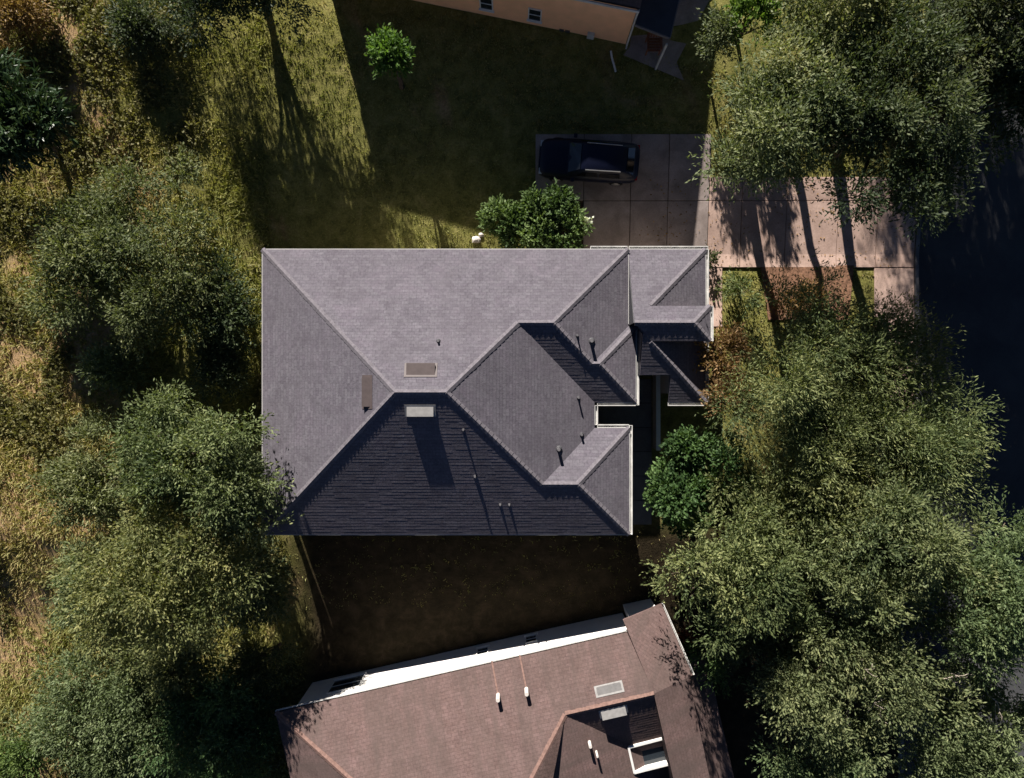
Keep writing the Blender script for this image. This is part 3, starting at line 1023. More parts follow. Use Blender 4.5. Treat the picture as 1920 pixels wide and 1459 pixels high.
# downspout on the corner
mb = MB(); mb.tube([q(-0.06, -0.1, wallh - 0.15), q(-0.06, -0.06, wallh - 0.4), q(-0.06, -0.06, 0.15), q(-0.06, -0.25, 0.05)], [0.045] * 4, 8)
mb.build('downspout', M['gutter'], uh)
# porch: dark low roof on posts
pz = uz + 2.3
k0 = P(1192, 45, pz); k1 = P(1256, 70, pz); k2 = P(1282, -40, pz); k3 = P(1215, -70, pz)
mb = MB(); mb.prism([k0.to_2d(), k1.to_2d(), k2.to_2d(), k3.to_2d()], pz - 0.12, pz)
pr = mb.build('porch_roof', M['darkroof'], uh)
for a, b_ in ((k0, k1), (k1, k2)):
    out = Vector(((b_ - a).y, -(b_ - a).x, 0)).normalized()
    mb = MB(); mb.seg(a, b_, out, 0.002, 0.045, -0.14, 0.012); mb.build('edge_trim', M['pipe'], pr)
for k in (k1, k2):
    kk = k * 0.985; kk.z = 0
    mb = MB(); mb.box(kk.x - 0.04, kk.x + 0.04, kk.y - 0.04, kk.y + 0.04, gz(kk.y) - 0.2, pz - 0.12); mb.build('post', M['gutter'], uh)
mb = MB()
pp = [P(1168, 104), P(1282, 152), P(1268, 118), P(1330, 0), P(1375, -40), P(1290, -60), P(1200, -40), P(1180, 90)]
mb.v = [(p.x, p.y, gz(p.y) + 0.05) for p in pp]
mb.f = [(0, 1, 2, 7), (7, 2, 3, 6), (3, 4, 5, 6)]
tag(mb.build('patio', M['concrete_shade']), kind='structure')

# ------------------------------------------------------------------ lower neighbour: white house, tan roof
lz = gz(-13)
lh = empty('house', (0.5, -17, lz), 'white-walled house with a tan brown shingle roof at the bottom edge', 'house')
w0 = P(586, 1280, lz); w1 = P(1166, 1147.5, lz)
u2 = (w1 - w0).normalized(); v2 = Vector((u2.y, -u2.x, 0))      # v2: towards the bottom of the photo
lw = 3.15
qq = lambda a, b, z=0.0: w0 + u2 * a + v2 * b + Vector((0, 0, z))
LW = (w1 - w0).length
DW = 11.0
mb = MB(); mb.prism([qq(0, 0).to_2d(), qq(0, DW).to_2d(), qq(6.0, DW).to_2d(), qq(6.0, 2.4).to_2d(), qq(LW, 2.4).to_2d(), qq(LW, 0).to_2d()], lz - 0.5, lz + lw - 0.05)
mb.build('wall', M['stucco_w'], lh)
oh = 0.16
hd = DW / 2 + oh
ez2 = lw
tp = e
# hip roof: left hip, long ridge, right-hand slope dropping to the street side
ea, eb = qq(-0.75, -oh, ez2), qq(LW + 0.1, -oh, ez2)
xR = 12.0
rA, rB = qq(-0.75 + hd, DW / 2, ez2 + hd * tp), qq(xR, DW / 2, ez2 + hd * tp)
ed, ec = qq(-0.75, DW + oh, ez2), qq(LW + 0.1, DW + oh, ez2)
# line where the lower courtyard side begins
rp1 = on_plane(1060, 1340, ea, face_normal([ea, eb, rB, rA]))
rp2 = on_plane(1226, 1303, ea, face_normal([ea, eb, rB, rA]))
s1 = (rp1 - w0).dot(u2); t1 = (rp1 - w0).dot(v2); zr = rp1.z - lz
s2 = (rp2 - w0).dot(u2)
t2 = t1
zr = ez2 + (t1 + oh) * tp
# top slope
lT = [qq(-0.75, -oh, ez2), qq(LW + 0.1, -oh, ez2), qq(s2 - 0.05, t2, zr), qq(s1, t1, zr)]
hipL = qq(-0.75 + t1 + oh, t1, zr)
hk = 9.2
kk1 = s1 - (hk - t1); 
zk = zr + (hk - t1) * tp
topS = [qq(-0.75, -oh, ez2), qq(LW + 0.1, -oh, ez2), qq(s2, t1, zr), qq(s1, t1, zr), qq(kk1, hk, zk), qq(-0.75 + hk + oh, hk, zk)]
_, n1 = roof_slope(topS, M['shingle_b'], lh)
leftS = [qq(-0.75, -oh, ez2), qq(-0.75 + hk + oh, hk, zk), qq(-0.75, 2 * hk + oh, ez2)]
_, n2 = roof_slope(leftS, M['shingle_b'], lh)
rightS = [qq(s1, t1, zr), qq(kk1, hk, zk), qq(s1 + 1.6 + 1.0, hk + 2.0, zr - 1.05)]
# street-facing slope right of the long hip
rs_n = [qq(s1, t1, zr), qq(kk1, hk, zk), qq(kk1 + (zk - 1.2) / tp, hk, 1.2), qq(s1 + (zr - 1.2) / tp, t1, 1.2)]
_, n3 = roof_slope(rs_n, M['shingle_b'], lh)
ridge_cap(topS[0], topS[5], n1, n2, M['cap_b'], lh)
ridge_cap(rs_n[0], rs_n[1], n1, n3, M['cap_b'], lh)
# back (shaded) slope behind the short ridge
backS = [qq(s1, t1, zr), qq(s2 + 0.02, t1, zr), qq(s2 + 0.02, t1 + 5.2, zr - 5.2 * tp), qq(s1 + 5.2, t1 + 5.2, zr - 5.2 * tp)]
_, n4 = roof_slope(backS, M['shingle_b'], lh)
ridge_cap(backS[0], backS[1], n1, n4, M['cap_b'], lh)
# street-side wing: slope falling to the right, meeting the long slope along a crease
we = 2.0
wl_ = 0.45
zw0 = ez2 + 0.02
zw1 = zr - 0.05
wing = [qq(s2 - 0.5, -0.75, zw0), qq(s2 + 0.02, t1, zw1), qq(s2 + 0.02 + we, t1, zw1 - we * wl_), qq(s2 - 0.5 + we, -0.75, zw0 - we * wl_)]
_, n5 = roof_slope(wing, M['shingle_b'], lh)
wing2 = [qq(s2 + 0.025, t1 + 0.001, zw1), qq(s2 + 0.025, 9.8, zw1), qq(s2 - 0.35 + we, 9.8, zw1 - (we - 0.37) * wl_), qq(s2 - 0.2 + we, t1 + 0.001, zw1 - (we - 0.22) * wl_)]
roof_slope(wing2, M['shingle_b'], lh)
mb = MB()
mb.quad(qq(s2 + 0.01, t1 + 0.02, ez2 - 0.6), qq(s2 + 0.01, 9.7, ez2 - 0.6), qq(s2 + 0.01, 9.7, zw1 - 0.05), qq(s2 + 0.01, t1 + 0.02, zw1 - 0.05))
mb.build('gable_wall', M['shingle_b'], lh)
mb = MB(); mb.prism([qq(s2 - 0.1, -0.45).to_2d(), qq(s2 + 0.4, 9).to_2d(), qq(s2 + we - 0.3, 9).to_2d(), qq(s2 - 0.7 + we, -0.45).to_2d()], lz - 0.5, lz + zw0 - we * wl_ - 0.1)
mb.build('wall', M['stucco_w'], lh)
gutter(lh, qq(-0.75, -oh, ez2), qq(LW + 0.1, -oh, ez2), -v2, w=0.08)
gutter(lh, wing[3], wing[2], u2, M['gutter'], w=0.1)
for px, py in [(905, 1222), (996, 1199)]:
    c = on_plane(px, py, w0, v2)
    window_part(lh, c, u2, -v2, 0.5, 0.75)
c = on_plane(650, 1283, w0, v2)
window_part(lh, c, u2, -v2, 1.5, 1.3)
for px, py, hgt in [(940, 1311, 0.55), (993, 1300, 0.55)]:
    b0 = on_plane(px - 6, py - 8, topS[0], n1)
    pipe_vent(lh, b0, hgt, 0.09, M['pipew'], False)
    # pale run-off streak of flashing metal laid up the slope
    d_ = (Vector((0, 0, -1)) + n1 * n1.z).normalized(); h_ = n1.cross(d_)
    mb = MB(); mb.obox(b0 + d_ * 0.75 + n1 * 0.014, h_, d_, n1, 0.035, 0.7, 0.006); mb.build('flashing_strip', M['cap_b'], lh)
for px, py in [(1105, 1391), (1118, 1409)]:
    b0 = on_plane(px, py, rs_n[0], n3)
    pipe_vent(lh, b0, 0.45, 0.07 if py < 1400 else 0.05, M['pipew'], False)
box_vent(lh, on_plane(1142, 1292, topS[0], n1), n1, 0.55, 0.17, 0.16, M['ventw'])
box_vent(lh, on_plane(1150, 1334, backS[0], n4), n4, 0.55, 0.17, 0.2, M['ventw'])
# white-framed roof opening
zo = lz + zr - 1.0
oc = [P(x, y, zo) for x, y in ((1178, 1401), (1243, 1384), (1260, 1431), (1189, 1449))]
fr = MB()
for i in range(4):
    a, b_ = oc[i], oc[(i + 1) % 4]
    out = Vector(((b_ - a).y, -(b_ - a).x, 0)).normalized()
    fr.seg(a, b_, out, -0.04, 0.06, -1.3, 0.05 + 0.004 * i)
sk = fr.build('skylight_frame', M['white'], lh)
mb = MB(); mb.v = [tuple(p - Vector((0, 0, 0.25))) for p in oc]; mb.f = [(0, 1, 2, 3)]
mb.build('pane', M['glass'], sk)

# utility box and path at the white house
ub = P(1310, 1350)
t = empty('utility_box', (ub.x, ub.y, gz(ub.y)), 'small white air conditioning unit beside the tan-roofed house', 'air conditioner')
g_ = gz(ub.y)
mb = MB(); mb.box(ub.x - 0.55, ub.x + 0.55, ub.y - 0.3, ub.y + 0.3, g_ - 0.3, g_ + 0.12); mb.build('base_pad', M['concrete_g'], t)
mb = MB(); mb.box(ub.x - 0.42, ub.x + 0.12, ub.y - 0.24, ub.y + 0.24, g_ + 0.12, g_ + 0.85); bx_ = mb.build('case', M['white'], t)
mb = MB(); mb.tube([(ub.x - 0.15, ub.y, g_ + 0.85), (ub.x - 0.15, ub.y, g_ + 0.87)], [0.19, 0.19], 18); mb.build('fan_grille', M['lead'], bx_)
pa = [P(1308, 1368), P(1335, 1368), P(1372, 1480), P(1320, 1480)]
mb = MB(); mb.v = [(p.x, p.y, gz(p.y) + 0.06) for p in pa]; mb.f = [(3, 2, 1, 0)]
tag(mb.build('front_path', M['concrete']), kind='structure')


# ------------------------------------------------------------------ car
def build_car(center, ang):
    root = bpy.data.objects.new('parked_car', None)
    COL.objects.link(root)
    tag(root, 'dark blue car parked at the shaded end of the driveway', 'car')
    loc = Vector(center)

    def put(mb, name, mat, parent, smooth=False, bevel=0):
        o = mb.build(name, mat, None, smooth)
        o.parent = parent
        if bevel:
            bv = o.modifiers.new('bevel', 'BEVEL'); bv.width = bevel; bv.segments = 2
        return o
    # lower body loft: x position, half width, bottom, top  (nose towards -x)
    st = [(-2.30, 0.62, 0.40, 0.62), (-2.22, 0.76, 0.28, 0.74), (-1.95, 0.87, 0.22, 0.86), (-1.2, 0.91, 0.20, 0.96), (-0.85, 0.92, 0.20, 1.0),
          (0.2, 0.92, 0.20, 1.02), (1.3, 0.92, 0.20, 1.05), (1.95, 0.88, 0.24, 1.05), (2.22, 0.80, 0.30, 1.0), (2.30, 0.66, 0.42, 0.9)]
    mb = MB()
    ring = 12
    for (x, w, z0, z1) in st:
        zz = z1 - z0
        sec = [(-w * 0.82, z0), (-w, z0 + zz * 0.25), (-w * 1.0, z0 + zz * 0.6), (-w * 0.95, z0 + zz * 0.86), (-w * 0.80, z1), (-w * 0.35, z1 + 0.035),
               (w * 0.35, z1 + 0.035), (w * 0.80, z1), (w * 0.95, z0 + zz * 0.86), (w, z0 + zz * 0.6), (w, z0 + zz * 0.25), (w * 0.82, z0)]
        mb.v += [(x, a, b_) for a, b_ in sec]
    for i in range(len(st) - 1):
        for k in range(ring):
            k2 = (k + 1) % ring
            mb.f.append((i * ring + k, i * ring + k2, (i + 1) * ring + k2, (i + 1) * ring + k))
    mb.f.append(tuple(range(ring))); mb.f.append(tuple((len(st) - 1) * ring + k for k in reversed(range(ring))))
    body = put(mb, 'body', M['carpaint'], root, True)
    # cabin loft
    cs = [(-1.02, 0.76, 0.98), (-0.35, 0.66, 1.42), (-0.1, 0.655, 1.49), (0.7, 0.65, 1.50), (1.45, 0.63, 1.45), (1.62, 0.62, 1.40), (2.12, 0.70, 1.03)]
    mb = MB()
    for (x, w, z) in cs:
        mb.v += [(x, -0.80, 0.96), (x, -w, z - 0.06), (x, -w * 0.8, z), (x, 0, z + 0.025), (x, w * 0.8, z), (x, w, z - 0.06), (x, 0.80, 0.96)]
    for i in range(len(cs) - 1):
        for k in range(6):
            mb.f.append((i * 7 + k, i * 7 + k + 1, (i + 1) * 7 + k + 1, (i + 1) * 7 + k))
    cab = put(mb, 'cabin', M['carpaint'], root, True)

    def pane(name, pts, off):
        mb = MB()
        off = Vector(off)
        pts = [Vector(p) + off for p in pts]
        mb.v = [tuple(p) for p in pts] + [tuple(p - off * 0.8) for p in pts]
        n = len(pts)
        mb.f = [tuple(range(n)), tuple(reversed(range(n, 2 * n)))] + [(i, n + i, n + (i + 1) % n, (i + 1) % n) for i in range(n)]
        put(mb, name, M['carglass'], cab)
    pane('windscreen', [(-0.93, -0.66, 1.03), (-0.93, 0.66, 1.03), (-0.42, 0.56, 1.40), (-0.42, 0, 1.42), (-0.42, -0.56, 1.40)], (-0.012, 0, 0.018))
    pane('rear_window', [(2.02, -0.60, 1.11), (1.68, -0.52, 1.38), (1.68, 0.52, 1.38), (2.02, 0.60, 1.11)], (0.02, 0, 0.02))
    for s in (-1, 1):
        for (x0, x1) in ((-0.55, 0.42), (0.5, 1.45)):
            pane('side_window', [(x0, s * 0.79, 1.05), (x1, s * 0.79, 1.05), (x1 - 0.05, s * 0.672, 1.37), (x0 + 0.28 * (x0 < 0), s * 0.672, 1.37)], (0, s * 0.018, 0.006))
        mb = MB(); mb.obox((-0.72, s * 0.98, 1.02), Vector((1, 0, 0)), Vector((0, 1, 0)), Vector((0, 0, 1)), 0.08, 0.09, 0.06)
        put(mb, 'mirror', M['carpaint'], root, False, 0.02)
        mb = MB(); mb.obox((-2.2, s * 0.62, 0.66), Vector((1, 0, 0)), Vector((0, 1, 0)), Vector((0, 0, 1)), 0.09, 0.14, 0.05)
        put(mb, 'headlight', M['lampclear'], root, False, 0.02)
        mb = MB(); mb.obox((2.22, s * 0.66, 0.86), Vector((1, 0, 0)), Vector((0, 1, 0)), Vector((0, 0, 1)), 0.06, 0.13, 0.07)
        put(mb, 'tail_light', M['lampred'], root, False, 0.02)
        mb = MB(); mb.tube([(-0.2, s * 0.6, 1.545), (1.4, s * 0.58, 1.535)], [0.022, 0.022], 6)
        put(mb, 'roof_rail', M['chrome'], cab)
        for x in (-1.42, 1.38):
            mb = MB(); mb.tube([(x, s * 0.70, 0.33), (x, s * 0.73, 0.33), (x, s * 0.92, 0.33), (x, s * 0.945, 0.33)], [0.27, 0.33, 0.33, 0.28], 20)
            w = put(mb, 'wheel', M['tyre'], root, False)
            mb = MB(); mb.tube([(x, s * 0.93, 0.33), (x, s * 0.955, 0.33)], [0.22, 0.20], 16)
            put(mb, 'rim', M['chrome'], w)
    for x in (-2.29, 2.29):
        mb = MB(); mb.obox((x, 0, 0.45), Vector((1, 0, 0)), Vector((0, 1, 0)), Vector((0, 0, 1)), 0.035, 0.6, 0.07)
        put(mb, 'bumper', M['lead'], root, False, 0.02)
    root.location = loc
    slope = math.atan(0.13)
    root.rotation_euler = (slope, 0, ang)
    return root


cc = P(1101, 307)
build_car((cc.x, cc.y, cc.z + 0.06), math.radians(-4))

# ------------------------------------------------------------------ small things
def rock(px, py, r, label, seed):
    rng = np.random.RandomState(seed)
    p = P(px, py)
    mb = MB()
    n = 8
    for i, (zz, k) in enumerate(((-0.2, 0.9), (0.25, 1.0), (0.6, 0.75), (0.8, 0.3))):
        for j in range(n):
            a = 2 * math.pi * j / n
            rr = r * k * rng.uniform(0.75, 1.2)
            mb.v.append((p.x + rr * math.cos(a), p.y + rr * 0.8 * math.sin(a), p.z + zz * r))
    for i in range(3):
        for j in range(n):
            j2 = (j + 1) % n
            mb.f.append((i * n + j, i * n + j2, (i + 1) * n + j2, (i + 1) * n + j))
    mb.f.append(tuple(3 * n + j for j in range(n)))
    o = mb.build('garden_rock', M['rock'], None, loc=(p.x, p.y, p.z))
    tag(o, label, 'rock', 'rocks at the end of the shrub by the roof edge')


rock(893, 450, 0.24, 'larger pale garden rock left of the round green shrub', 1)
rock(902, 441, 0.15, 'smaller pale garden rock touching the round green shrub', 2)
# pale pipe lying by the orange house
mb = MB()
pts = [P(1145, 97), P(1147, 110), P(1151, 124), P(1154, 136)]
mb.tube([(p.x, p.y, gz(p.y) + 0.07) for p in pts], [0.05] * 4, 8)
tag(mb.build('plastic_pipe', M['white'], None, loc=tuple(P(1150, 115))), 'thin white pipe lying on the dark lawn by the orange house corner', 'pipe')
# wooden chair on the patio
cp = P(1222, 92)
ch = empty('garden_chair', (cp.x, cp.y, gz(cp.y) + 0.05), 'red-brown wooden garden chair on the patio of the orange house', 'chair')
zc_ = gz(cp.y) + 0.05
for i in range(5):
    mb = MB(); mb.box(cp.x - 0.3, cp.x + 0.3, cp.y - 0.34 + i * 0.13, cp.y - 0.24 + i * 0.13, zc_ + 0.40, zc_ + 0.425); mb.build('seat_slat', M['wood'], ch)
    mb = MB(); x0 = cp.x - 0.29 + i * 0.12
    mb.add([(x0, cp.y + 0.3, zc_ + 0.42), (x0 + 0.09, cp.y + 0.3, zc_ + 0.42), (x0 + 0.09, cp.y + 0.52, zc_ + 1.0), (x0, cp.y + 0.52, zc_ + 1.0),
            (x0, cp.y + 0.325, zc_ + 0.42), (x0 + 0.09, cp.y + 0.325, zc_ + 0.42), (x0 + 0.09, cp.y + 0.545, zc_ + 1.0), (x0, cp.y + 0.545, zc_ + 1.0)],
           [(0, 1, 2, 3), (7, 6, 5, 4), (0, 4, 5, 1), (1, 5, 6, 2), (2, 6, 7, 3), (3, 7, 4, 0)])
    mb.build('back_slat', M['wood'], ch)
for sx in (-1, 1):
    for sy in (-1, 1):
        mb = MB(); mb.box(cp.x + sx * 0.3 - 0.03, cp.x + sx * 0.3 + 0.03, cp.y + sy * 0.3 - 0.03, cp.y + sy * 0.3 + 0.03, zc_, zc_ + 0.6 if sy < 0 else zc_ + 0.62); mb.build('leg', M['wood'], ch)
    mb = MB(); mb.box(cp.x + sx * 0.3 - 0.05, cp.x + sx * 0.3 + 0.05, cp.y - 0.36, cp.y + 0.36, zc_ + 0.62, zc_ + 0.65); mb.build('armrest', M['wood'], ch)

# ------------------------------------------------------------------ trees and shrubs
T = tree
OL, DK, PL, GR = M['leaf_olive'], M['leaf_dark'], M['leaf_pale'], M['leaf_green']
T('oak_tree', 'round olive-green tree at the left, above the corner of the grey roof', 'tree', 255, 478, 188, 165, 5.4, OL, 11, gap=0.02, base_frac=0.2)
T('wild_shrub', 'pale low shrub in the rough grass below the round olive tree', 'shrub', 250, 690, 85, 45, 1.3, PL, 84, base_frac=0.08, gap=0.2)
T('broadleaf_tree', 'glossy dark green tree cut off by the left edge', 'tree', 5, 225, 125, 130, 5.6, M['leaf_gloss'], 12, leaf=(0.42, 0.09), spray=0.8, dens=0.7)
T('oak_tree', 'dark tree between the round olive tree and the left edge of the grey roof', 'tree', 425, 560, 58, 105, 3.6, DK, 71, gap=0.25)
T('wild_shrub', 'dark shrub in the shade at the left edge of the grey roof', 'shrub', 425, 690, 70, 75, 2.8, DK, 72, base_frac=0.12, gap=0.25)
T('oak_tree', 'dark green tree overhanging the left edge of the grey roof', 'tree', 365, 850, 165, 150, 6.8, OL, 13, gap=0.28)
T('oak_tree', 'grey-green feathery tree left of the lower roof corner', 'tree', 318, 1075, 190, 160, 7.0, OL, 14, spray=0.7, gap=0.16, tb=0.1)
T('oak_tree', 'leafy tree leaning over the lower left corner of the grey roof', 'tree', 470, 930, 85, 120, 6.4, OL, 34, tb=0.0)
T('wild_shrub', 'pale olive thicket shrub at the left, beside the orange scrub strip', 'shrub', 185, 900, 90, 130, 3.2, PL, 15, base_frac=0.15, gap=0.28)
T('wild_shrub', 'pale olive shrub in the lower left, left of the grey-green tree', 'shrub', 185, 1110, 85, 100, 2.4, PL, 16, base_frac=0.12, gap=0.28)
T('wild_shrub', 'broad yellowish shrub mass in the bottom left corner', 'shrub', 190, 1330, 160, 125, 2.6, PL, 17, base_frac=0.1, gap=0.16)
T('wild_shrub', 'mid green shrub at the bottom, left of the tan roof', 'shrub', 405, 1360, 150, 115, 3.6, GR, 18, base_frac=0.15, tb=0.15)
T('wild_shrub', 'olive shrub between the feathery tree and the bottom left shrubs', 'shrub', 320, 1240, 110, 80, 3.2, OL, 73, base_frac=0.15, gap=0.2)
T('wild_shrub', 'bright green shrub in the extreme bottom left corner', 'shrub', 25, 1425, 80, 70, 2.6, GR, 19, base_frac=0.1, tb=0.2)
T('wild_shrub', 'dark shrub under the lower left corner of the grey roof, beside the feathery tree', 'shrub', 490, 1100, 60, 85, 3.0, DK, 85, base_frac=0.12, gap=0.1)
T('wild_shrub', 'dark spiky shrub in the shade above the tan roof corner', 'shrub', 505, 1230, 65, 75, 2.8, DK, 20, base_frac=0.15, gap=0.35)
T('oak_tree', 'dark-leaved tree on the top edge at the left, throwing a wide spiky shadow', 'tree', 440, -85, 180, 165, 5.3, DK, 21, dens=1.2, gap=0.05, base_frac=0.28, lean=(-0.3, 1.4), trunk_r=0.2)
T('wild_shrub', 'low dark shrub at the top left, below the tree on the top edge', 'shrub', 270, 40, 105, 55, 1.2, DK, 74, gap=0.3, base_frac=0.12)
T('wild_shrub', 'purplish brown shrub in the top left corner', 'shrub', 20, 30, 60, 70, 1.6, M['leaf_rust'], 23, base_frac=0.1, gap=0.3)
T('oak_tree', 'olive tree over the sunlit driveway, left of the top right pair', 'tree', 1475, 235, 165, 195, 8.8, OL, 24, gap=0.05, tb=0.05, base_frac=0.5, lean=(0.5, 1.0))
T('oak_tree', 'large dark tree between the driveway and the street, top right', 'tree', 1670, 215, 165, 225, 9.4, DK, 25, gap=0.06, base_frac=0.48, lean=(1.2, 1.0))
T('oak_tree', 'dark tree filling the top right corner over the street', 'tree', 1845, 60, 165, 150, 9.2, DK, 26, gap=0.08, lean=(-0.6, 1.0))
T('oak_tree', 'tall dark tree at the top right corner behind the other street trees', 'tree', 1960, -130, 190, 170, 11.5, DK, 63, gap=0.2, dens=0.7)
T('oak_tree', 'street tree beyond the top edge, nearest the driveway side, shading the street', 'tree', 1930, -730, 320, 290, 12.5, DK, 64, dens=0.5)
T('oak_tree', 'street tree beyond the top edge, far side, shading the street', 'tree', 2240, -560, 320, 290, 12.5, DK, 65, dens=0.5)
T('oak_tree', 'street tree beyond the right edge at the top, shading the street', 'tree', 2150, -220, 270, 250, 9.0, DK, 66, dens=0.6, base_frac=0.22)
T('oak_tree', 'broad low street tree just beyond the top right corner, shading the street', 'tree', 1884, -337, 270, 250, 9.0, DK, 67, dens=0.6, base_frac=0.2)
T('oak_tree', 'olive tree at the top edge, right of the bright green bush', 'tree', 1590, 40, 140, 105, 8.4, OL, 27, gap=0.22, base_frac=0.48)
T('willow_tree', 'large feathery olive tree right of the garage', 'tree', 1545, 725, 222, 210, 6.8, OL, 28, spray=0.8, leaf=(0.17, 0.042), tb=0.1, dens=1.15)
T('willow_tree', 'feathery tree reaching over the shaded street', 'tree', 1705, 830, 150, 130, 6.4, OL, 29, spray=0.85, leaf=(0.18, 0.042), tb=0.08)
T('oak_tree', 'olive tree filling the middle of the right-hand canopy', 'tree', 1560, 915, 190, 95, 6.2, OL, 81, gap=0.12)
T('willow_tree', 'feathery olive tree by the pavement, above the street-side canopy', 'tree', 1665, 660, 115, 95, 5.6, OL, 82, leaf=(0.17, 0.045), spray=0.75, tb=0.05)
T('oak_tree', 'dark tree crown at the right edge below the top right corner', 'tree', 1880, 190, 115, 105, 8.6, DK, 83, gap=0.15, lean=(-1.5, 1.0))
T('rusty_tree', 'thin rust-brown tree between the garage and the feathery tree', 'tree', 1360, 715, 45, 135, 4.6, M['leaf_rust'], 30, gap=0.3)
T('round_shrub', 'dense bright green tree right of the porch walk', 'tree', 1312, 895, 108, 95, 4.8, GR, 31, spray=0.3, leaf=(0.15, 0.10), base_frac=0.2, tb=0.1)
T('oak_tree', 'dark olive tree right of the lower end of the porch walk', 'tree', 1410, 1060, 190, 150, 6.6, OL, 32, gap=0.24)
T('oak_tree', 'olive tree on the right, below the feathery street tree', 'tree', 1660, 1020, 200, 150, 7.2, OL, 33, gap=0.2, tb=0.03)
T('oak_tree', 'tree with pale bare twigs showing in its crown, lower right', 'tree', 1620, 1250, 210, 180, 7.6, OL, 35, spray=0.7, gap=0.22, twigs=10, tb=0.05)
T('oak_tree', 'olive tree cut off by the right edge, lower right', 'tree', 1850, 1120, 150, 190, 7.6, OL, 36, gap=0.2)
T('oak_tree', 'yellowish olive tree in the bottom right corner', 'tree', 1820, 1370, 170, 130, 7.0, PL, 37, gap=0.25)
T('oak_tree', 'feathery olive tree on the bottom edge, right of the tan roof', 'tree', 1530, 1415, 115, 95, 6.4, OL, 38, spray=0.7, tb=0.1)
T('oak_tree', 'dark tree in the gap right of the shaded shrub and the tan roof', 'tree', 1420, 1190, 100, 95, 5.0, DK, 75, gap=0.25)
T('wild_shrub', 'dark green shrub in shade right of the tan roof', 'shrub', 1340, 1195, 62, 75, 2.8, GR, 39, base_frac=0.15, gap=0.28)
T('wild_shrub', 'small red-leaved shrub at the upper right corner of the tan roof', 'shrub', 1284, 1200, 15, 27, 1.5, M['leaf_red'], 40, base_frac=0.1, nl=6, limbs=3, spray=0.3, leaf=(0.12, 0.07))
sb = T('round_shrub', 'rounded green shrub between the shaded lawn and the grey roof', 'shrub', 1014, 416, 104, 72, 2.6, GR, 41, spray=0.3, leaf=(0.17, 0.075), base_frac=0.05, tb=0.22, dens=1.6, nl=34)
T('small_tree', 'bright green small tree in the shaded lawn below the orange house', 'tree', 730, 100, 50, 44, 4.4, M['leaf_bright'], 42, base_frac=0.4, nl=16, leaf=(0.18, 0.08), spray=0.4, limbs=5, gap=0.1, dens=0.9)
T('small_tree', 'bright yellow-green bush at the top edge right of the patio', 'bush', 1412, 30, 60, 56, 3.8, M['leaf_bright'], 43, base_frac=0.1, nl=14, leaf=(0.2, 0.085), limbs=5, gap=0.2)
T('small_tree', 'thin pale-leaved shrub beside the bright yellow-green bush', 'shrub', 1345, 70, 32, 48, 3.2, DK, 44, base_frac=0.2, nl=9, limbs=4, gap=0.35, tb=0.3)
T('wild_shrub', 'dark low shrub in the sunlit bed below the driveway', 'shrub', 1398, 545, 45, 50, 1.6, OL, 45, base_frac=0.08, nl=9, limbs=3, gap=0.25)
T('wild_shrub', 'low rust-tinged shrub on the pine straw above the feathery tree', 'shrub', 1500, 560, 65, 30, 1.3, M['leaf_rust'], 46, base_frac=0.08, nl=9, limbs=3, gap=0.35)
T('wild_shrub', 'low shrub at the garage corner beside the sunlit path', 'shrub', 1332, 486, 9, 20, 0.9, DK, 47, base_frac=0.08, nl=6, limbs=2, spray=0.3, leaf=(0.12, 0.06))
# white blossom on the shrub
rng = np.random.RandomState(5)
pc = P(1100, 414, 1.35)
o_ = np.array([pc.x, pc.y, 1.35]) + rng.normal(0, 0.10, (26, 3))
v, tone = leaf_sprays(rng, o_, unit(rng.normal(0, 1, (26, 3)) + [0, 0.3, 0.8]), 0.1, 4, 0.12, 0.09, np.full(26, 0.5))
fl_ = np_mesh('flower_cluster', v, 4, tone, M['petal'], sb)

# ------------------------------------------------------------------ rough grass and undergrowth
def scatter_grass(name, label, boxr, per_m2, hgt, seed, maskf):
    rng = np.random.RandomState(seed)
    x0, x1, y0, y1 = boxr
    n = int((x1 - x0) * (y1 - y0) * per_m2)
    x = rng.uniform(x0, x1, n); y = rng.uniform(y0, y1, n)
    k = maskf(x, y, rng)
    x, y = x[k], y[k]
    n = len(x)
    nb = 4
    X2 = np.repeat(x, nb) + rng.normal(0, 0.06, n * nb)
    Y2 = np.repeat(y, nb) + rng.normal(0, 0.06, n * nb)
    hv = fbm(X2, Y2, 2.2, 31)
    h = hgt * (0.4 + 1.5 * hv ** 2) * (0.6 + 0.8 * rng.rand(n * nb))
    a = rng.rand(n * nb) * 6.283
    w = 0.022 + 0.03 * rng.rand(n * nb)
    lean = (0.6 + 1.1 * rng.rand(n * nb)) * h
    z = ground_z(Y2) - 0.06
    la = rng.rand(n * nb) * 6.283
    v = np.empty((n * nb, 3, 3))
    v[:, 0] = np.stack([X2 - w * np.cos(a), Y2 - w * np.sin(a), z], 1)
    v[:, 1] = np.stack([X2 + w * np.cos(a), Y2 + w * np.sin(a), z], 1)
    v[:, 2] = np.stack([X2 + lean * np.cos(la), Y2 + lean * np.sin(la), z + h + 0.06], 1)
    tone = 0.15 + 0.75 * fbm(X2, Y2, 4.5, 77) + rng.normal(0, 0.12, n * nb) + 0.12 * np.clip((-14 - X2) / 8, 0, 1)
    o = np_mesh(name, v.reshape(-1, 3), 3, tone, M['blade'])
    tag(o, label, 'grass', kind='stuff')
    return o


def in_field(x, y, rng):
    return (fbm(x, y, 1.6, 13) + 0.25 * rng.rand(len(x)) > 0.40)


scatter_grass('rough_grass', 'rough dry olive and straw coloured grass covering the left lot', (-27, -11.6, -20.5, 21), 55, 0.22, 51, in_field)


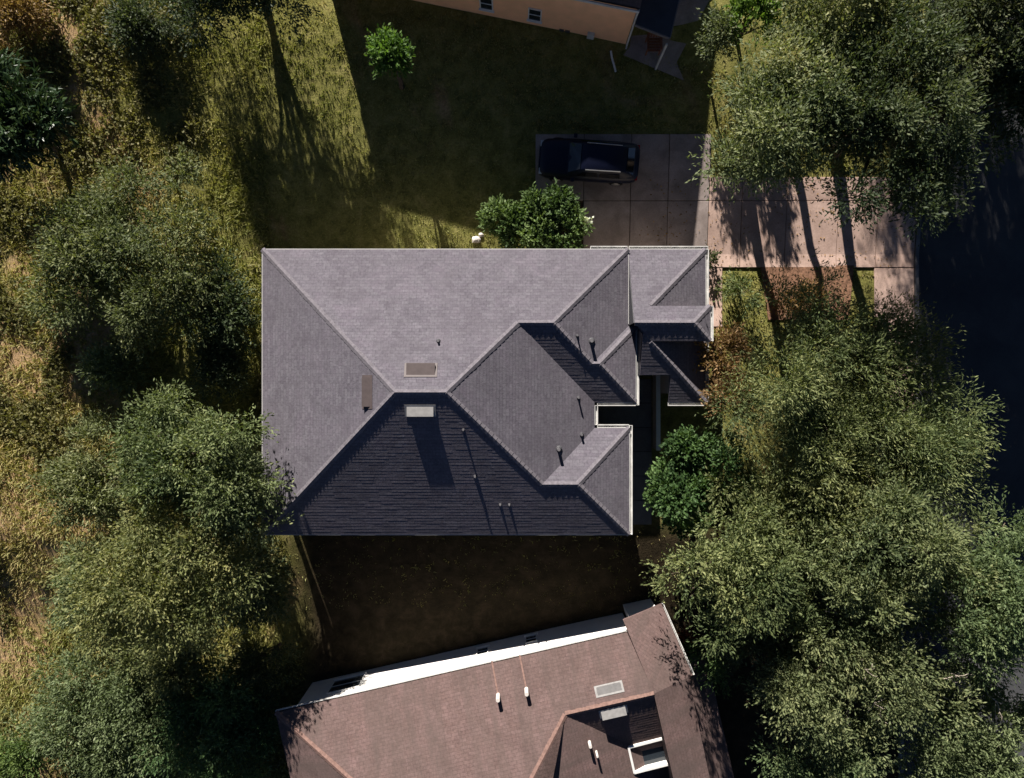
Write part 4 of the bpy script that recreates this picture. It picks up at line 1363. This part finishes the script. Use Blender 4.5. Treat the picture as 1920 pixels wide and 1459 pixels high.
def in_lawn(x, y, rng):
    drive_ = (x > 0.9) & (y > 5.6) & ((y < 10.2) | ((y < 12.2) & (x < 9.6)))
    house_ = (x > -10.6) & (x < 8.3) & (y < 5.9) & (y > -6.1)
    walk = (x > 3.5) & (x < 10.3) & (y < 6) & (y > -6.8)
    up = (y > 15.8 - 0.2 * (x - 5)) & (x > -9.8)
    south = (y < -6.0) & (rng.rand(len(x)) < 0.85)
    return ~(drive_ | house_ | walk | up | south)


scatter_grass('lawn_grass', 'short olive lawn around the grey-roofed house', (-11.6, 18.6, -11, 20), 38, 0.09, 52, in_lawn)

# low weeds, too many to count
rng = np.random.RandomState(61)
n = 36000
x = rng.uniform(-27, -10.5, n); y = rng.uniform(-20, 20.5, n)
k = (fbm(x, y, 1.7, 90) > 0.58) & ~((x > -14.5) & (y > 6.0))
x, y = x[k], y[k]
hh = 0.04 + 0.3 * rng.rand(len(x)) * np.clip(fbm(x, y, 1.7, 90) * 2.6 - 1.25, 0.05, 0.9)
org = np.stack([x, y, ground_z(y) + hh], 1)
dr_ = unit(rng.normal(0, 1, org.shape) * [1, 1, 0.4] + [0, 0, 0.5])
v, tone = leaf_sprays(rng, org, dr_, 0.38, 7, 0.15, 0.08, 0.45 + 0.5 * (fbm(x, y, 3.5, 95) - 0.5))
tag(np_mesh('undergrowth', v, 4, tone, M['weed']), 'low pale weeds scattered through the rough grass on the left', 'weeds', kind='stuff')

# fallen leaves, too many to count
rng = np.random.RandomState(83)


def litter(name, label, pts, seed, size=0.07):
    r = np.random.RandomState(seed)
    n_ = len(pts)
    a = r.rand(n_) * 6.283
    L = size * (0.6 + 0.8 * r.rand(n_, 1))
    ax = np.stack([np.cos(a), np.sin(a), r.normal(0, 0.2, n_)], 1)
    sd = np.stack([-np.sin(a), np.cos(a), r.normal(0, 0.3, n_)], 1)
    q_ = np.empty((n_, 4, 3))
    q_[:, 0] = pts - ax * L; q_[:, 1] = pts + sd * L * 0.5; q_[:, 2] = pts + ax * L; q_[:, 3] = pts - sd * L * 0.5
    tag(np_mesh(name, q_.reshape(-1, 3), 4, r.rand(n_), M['leaf_rust']), label, 'leaves', kind='stuff')


n = 900
x = rng.uniform(6, 19.3, n); y = rng.uniform(5.9, 10.0, n)
k = rng.rand(n) < np.clip(fbm(x, y, 1.5, 7) * 1.6 - 0.35, 0.05, 1)
litter('fallen_leaves', 'scattered fallen leaves on the sunlit driveway', np.stack([x, y, ground_z(y) + 0.085], 1)[k], 1, 0.045)
